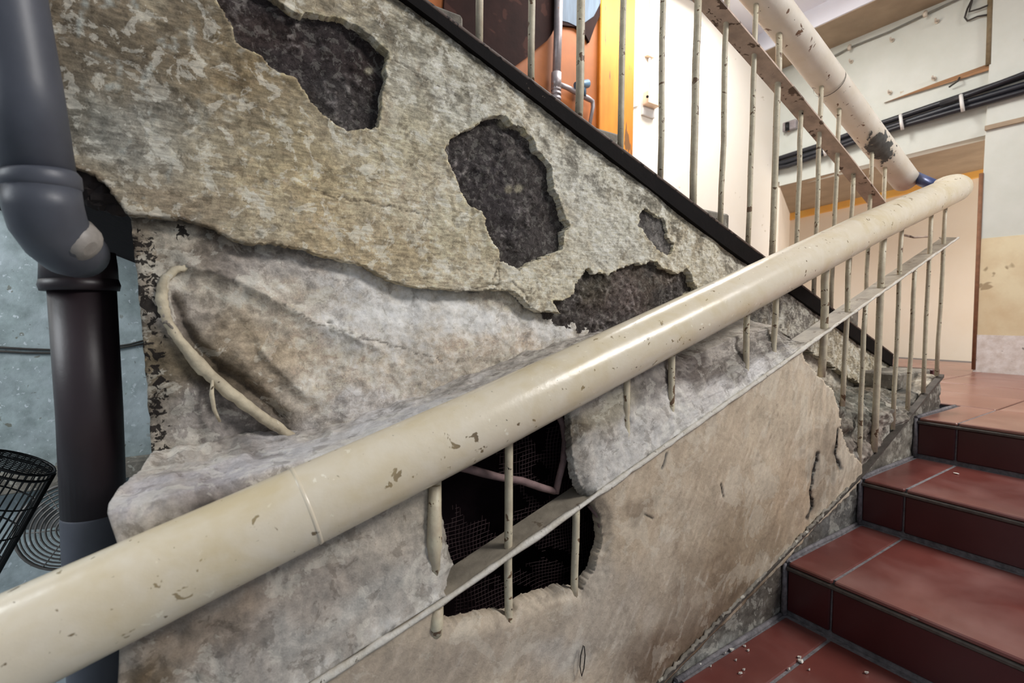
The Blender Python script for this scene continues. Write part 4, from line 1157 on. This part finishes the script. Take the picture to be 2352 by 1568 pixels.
# ------------------------------------------------------------------ things on the walls of the landing
YB = YW - .07
wp = thing('water_pipe', onY(1280, 245, YB), 'grey vertical water pipe with a blue valve in front of the orange wall', 'pipe')
MB().tube([onY(1284, -60, YB), onY(1282, 60, YB), onY(1278, 175, YB)], .026, 16).build('riser_pipe', M['galv'], wp)
MB().tube([onY(1278, 168, YB), onY(1277, 205, YB)], .032, 16).build('tee', M['galv'], wp)
MB().tube([onY(1277, 200, YB), onY(1277, 330, YB)], .027, 16).build('riser_pipe', M['galv'], wp)
for y in (206, 216, 227, 240):
    MB().tube([onY(1277, y - 3, YB), onY(1277, y + 3, YB)], .032, 14).build('thread_ring', M['galv'], wp)
MB().tube([onY(1280, 192, YB), onY(1305, 202, YB), onY(1330, 216, YB), onY(1350, 226, YB), onY(1361, 233, YB), onY(1362, 245, YB), onY(1354, 290, YB)], [.016, .016, .018, .018, .015, .013, .012], 10).build('branch_pipe', M['galv'], wp)
MB().tube([onY(1336, 190, YB), onY(1336, 222, YB)], .030, 12).build('valve_body', M['valve'], wp)
MB().tube([onY(1322, 196, YB - .02), onY(1350, 192, YB - .02)], [.020, .026], 10).build('valve_handle', M['valve'], wp)

# dark panel standing in for shade on the orange wall, with a curved edge; the blue-grey sheet beside it
edge_outline = [(1040, 225), (1110, 190), (1172, 160), (1213, 130), (1232, 113), (1253, 96), (1263, 82), (1271, 66), (1286, 60), (1320, 64), (1342, 84), (1350, 100), (1362, 66), (1376, 34), (1396, -20), (1400, -60), (1040, -260), (1000, 225)]
V = [onY(a_, b_, YW - .024) for a_, b_ in edge_outline]
o = MB().prism([(v[0], v[2]) for v in V], 1, YW - .040, YW - .021).build('shade_panel', M['wall_shade'])
tag(o, 'dark brown panel standing in for shade on the orange wall behind the upper balusters', 'panel')
edge_outline = [(1284, 42), (1310, 48), (1330, 58), (1345, 50), (1368, 34), (1385, 0), (1400, -60), (1284, -60)]
V = [onY(a_, b_, YW - .06) for a_, b_ in edge_outline]
o = MB().prism([(v[0], v[2]) for v in V], 1, YW - .0435, YW - .0405).build('torn_sheet', M['blue_sheet'])
tag(o, 'torn blue grey sheet hanging beside the water pipe', 'sheet')

sw = thing('light_switch', onY(1482, 278, YW), 'white light switch box on the bright wall by the orange post', 'switch')
a0, a1 = onY(1473, 205, YW), onY(1500, 274, YW)
MB().box((a0[0], YW - .02, a1[2]), (a1[0], YW + .001, a0[2]), .004).build('back_plate', M['white_plastic'], sw)
b0_, b1_ = onY(1484, 208, YW - .05), onY(1511, 248, YW - .05)
MB().box((b0_[0], YW - .075, b1_[2]), (b1_[0], YW - .019, b0_[2]), .004).build('switch_box', M['switch_side'], sw)
MB().tube([onY(1487, 222, YW - .078), onY(1487, 222, YW - .072)], .010, 10).build('screw_hole', M['cage'], sw)
MB().tube([onY(1497, -60, YW - .012), onY(1492, 120, YW - .012), onY(1490, 212, YW - .012)], .009, 8).build('conduit', M['white_plastic'], sw)
MB().box(tuple(onY(1487, 126, YW - .03)), tuple(onY(1497, 118, YW - .001)), .002).build('conduit_clip', M['switch_side'], sw)
o = MB().prism([(onY(a_, b_, YW)[0], onY(a_, b_, YW)[2]) for a_, b_ in ((1449, 215), (1456, 206), (1466, 214), (1468, 232), (1462, 244), (1450, 248), (1446, 235))], 1, YW - .012, YW + .001).build('plaster_scar', M['peel_white'], wl)

# black cables along the beam over the passage
XC = XF - .04
cbn = thing('cable_bundle', onX(2050, 300, XC), 'bundle of black cables tied along the beam over the passage', 'cable')
paths = [([(1748, 372), (1790, 364), (1890, 332), (1975, 300), (2070, 268), (2195, 226), (2352, 174), (2500, 128)], .022, 'cable'), ([(1748, 384), (1800, 374), (1890, 345), (1975, 314), (2070, 284), (2205, 240), (2352, 196), (2500, 152)], .023, 'cable2'),
         ([(1748, 391), (1810, 381), (1890, 353), (1975, 322), (2070, 290), (2210, 250), (2352, 210), (2500, 168)], .019, 'cable'), ([(2160, 240), (2230, 216), (2352, 170), (2500, 118)], .018, 'cable')]
for k, (pp, r_, mm_) in enumerate(paths):
    MB().tube([onX(a_, b_, XC - .012 * k) for a_, b_ in pp], r_, 10).build('cable', M[mm_], cbn)
for (qx, y0, y1) in ((2070, 264, 298), (2209, 218, 256), (1893, 330, 358)):
    MB().tube([onX(qx - 2, y0, XC - .06), onX(qx, (y0 + y1) / 2, XC - .085), onX(qx + 3, y1, XC - .06)], .011, 6).build('cable_tie', M['white_plastic'], cbn)
MB().tube([onX(1749, 366, XC), onX(1752, 398, XC)], .045, 10).build('sleeve', M['cage'], cbn)

XT = XF - .02
wt = thing('wooden_batten', onX(2200, 180, XT), 'broken bare wooden batten nailed under the ivory wall panel', 'batten')
MB().add(*(lambda A: (A, [(0, 1, 2, 3), (7, 6, 5, 4), (0, 4, 5, 1), (1, 5, 6, 2), (2, 6, 7, 3), (3, 7, 4, 0)]))(
    [onX(2030, 236, XT), onX(2276, 160, XT), onX(2277, 144, XT), (onX(2150, 190, XT)), onX(2030, 236, XF), onX(2276, 160, XF), onX(2277, 144, XF), onX(2150, 190, XF)])).build('batten', M['wood'], wt)
MB().tube([onX(2180, 200, XT - .01), onX(2200, 186, XT - .03), onX(2204, 178, XT - .01)], .006, 6).build('binding_wire', M['wire_dark'], wt)
o = MB().tube([onX(2277, -80, XT), onX(2274, 60, XT), onX(2271, 150, XT)], .017, 8).build('corner_pipe', simple('brown_green_pipe', (120, 104, 78), .7, 0, .3))
tag(o, 'thin brown pipe running down the wall to the wooden batten', 'pipe')

cd = thing('wall_conduit', onX(2050, 80, XT), 'thin grey conduit clipped along the wall under the ceiling beam', 'conduit')
MB().tube([onX(1840, 158, XT), onX(1910, 132, XT), onX(1955, 108, XT), onX(2040, 74, XT), (onX(2126, 33, XT)), onX(2200, -2, XT), onX(2300, -52, XT)], .007, 7).build('conduit', M['wire_grey'], cd)
for (a_, b_) in ((1952, 110), (2126, 33)):
    p = onX(a_, b_, XT - .01); MB().tube([p + (0, 0, .02), p + (-.012, 0, 0), p + (0, 0, -.02)], [.012, .015, .012], 8).build('clip', M['nail'], cd)
lp = thing('wire_loop', onX(2240, 40, XT), 'loose loop of thin wire hanging by the brown pipe', 'wire')
MB().tube([onX(a_, b_, XT) for a_, b_ in ((2268, 34), (2245, 38), (2222, 48), (2216, 40), (2222, 20), (2232, 0), (2240, -30))], .006, 6).build('wire', M['wire_dark'], lp)
MB().tube([onX(a_, b_, XT - .01) for a_, b_ in ((2270, 12), (2250, 20), (2226, 27), (2230, 10), (2240, -20))], .006, 6).build('wire', M['wire_dark'], lp)
for (a_, b_, lab) in ((2050, 93, 'painted hook in the ivory wall, nearest the ceiling beam'), (2153, 50, 'painted hook in the ivory wall, just right of the conduit clip'), (1956, 142, 'painted hook in the ivory wall beside the handrail'),
                      (2146, 181, 'painted hook in the ivory wall just above the wooden batten'), (2045, 213, 'painted hook in the ivory wall below the batten tip')):
    hk = thing('wall_hook', onX(a_, b_, XF), lab, 'hook', 'painted hooks on the ivory wall')
    p = onX(a_, b_, XF)
    MB().tube([p, p + (-.008, 0, 0)], .015, 8).build('rose', M['nail'], hk)
    MB().tube([p + (-.01, 0, 0), p + (-.035, 0, -.008), p + (-.042, 0, .012)], .006, 6).build('pin', M['nail'], hk)
jb = thing('cable_entry', onX(1818, 292, XF), 'small grey junction box on the beam left of the upper handrail', 'box')
q0, q1 = onX(1803, 306, XF), onX(1834, 275, XF)
MB().box((XF - .05, min(q0[1], q1[1]), q0[2]), (XF + .001, max(q0[1], q1[1]), q1[2]), .006).build('body', M['galv'], jb)
MB().tube([onX(1808, 282, XF - .055), onX(1808, 300, XF - .055)], .018, 8).build('gland', M['cage'], jb)

# ------------------------------------------------------------------ paint flakes on the lowest tread
rf = random.Random(3)
Z1 = N0[2] + .0015
FL = [(1680, 1492, 11), (1710, 1484, 6), (1718, 1494, 5), (1838, 1518, 12), (1836, 1510, 8), (1812, 1536, 6), (1700, 1546, 8), (1708, 1538, 6), (1690, 1516, 5), (1608, 1526, 6), (1632, 1530, 4), (1858, 1538, 4), (1990, 1545, 9), (1666, 1500, 4)]
for (a_, b_, sz) in FL:
    p = onZ(a_, b_, Z1); s_ = sz / F * .85; n = 5; V = []
    for t in (0, .0012):
        for k in range(n):
            th = 2 * math.pi * k / n + rf.random() * .6; r_ = s_ * rf.uniform(.4, .8)
            V.append((p[0] + r_ * math.cos(th) * 1.4, p[1] + r_ * math.sin(th), p[2] + t + (.001 * k if t else 0)))
    Q = [tuple(range(n))[::-1], tuple(range(n, 2 * n))] + [(k, (k + 1) % n, n + (k + 1) % n, n + k) for k in range(n)]
    tag(MB().add(V, Q).build('paint_flake', M['flake']), 'small chip of pale paint lying on the lowest red tread in view', 'flake', 'paint flakes on the lowest tread')
for (a_, b_, k_, lab) in ((2100, 1420, 1, 'dark curled paint chip on the second red tread'), (2196, 1087, 2, 'single white paint chip on the third red tread')):
    p = onZ(a_, b_, N0[2] + k_ * RISE + .0015); n = 5; V = []
    for t in (0, .0015):
        for k in range(n):
            th = 2 * math.pi * k / n; r_ = .006 * rf.uniform(.6, 1); V.append((p[0] + r_ * math.cos(th), p[1] + 1.6 * r_ * math.sin(th), p[2] + t))
    Q = [tuple(range(n))[::-1], tuple(range(n, 2 * n))] + [(k, (k + 1) % n, n + (k + 1) % n, n + k) for k in range(n)]
    tag(MB().add(V, Q).build('paint_flake', M['flake'] if k_ == 2 else M['dark_concrete']), lab, 'flake')

# thin hanging wire on the infill face
o = MB().tube([onY(a_, b_, .664) for a_, b_ in ((1340, 1482), (1334, 1505), (1332, 1530), (1336, 1552), (1341, 1535), (1344, 1505), (1342, 1484))], .0012, 5).build('wire_hook', M['wire_dark'])
tag(o, 'thin looped wire hanging from the infill wall below the hole', 'wire')

# ------------------------------------------------------------------ raise everything so that the lower floor lies at zero
for o in list(COL.objects):
    if o.parent is None:
        o.location.z += LIFT
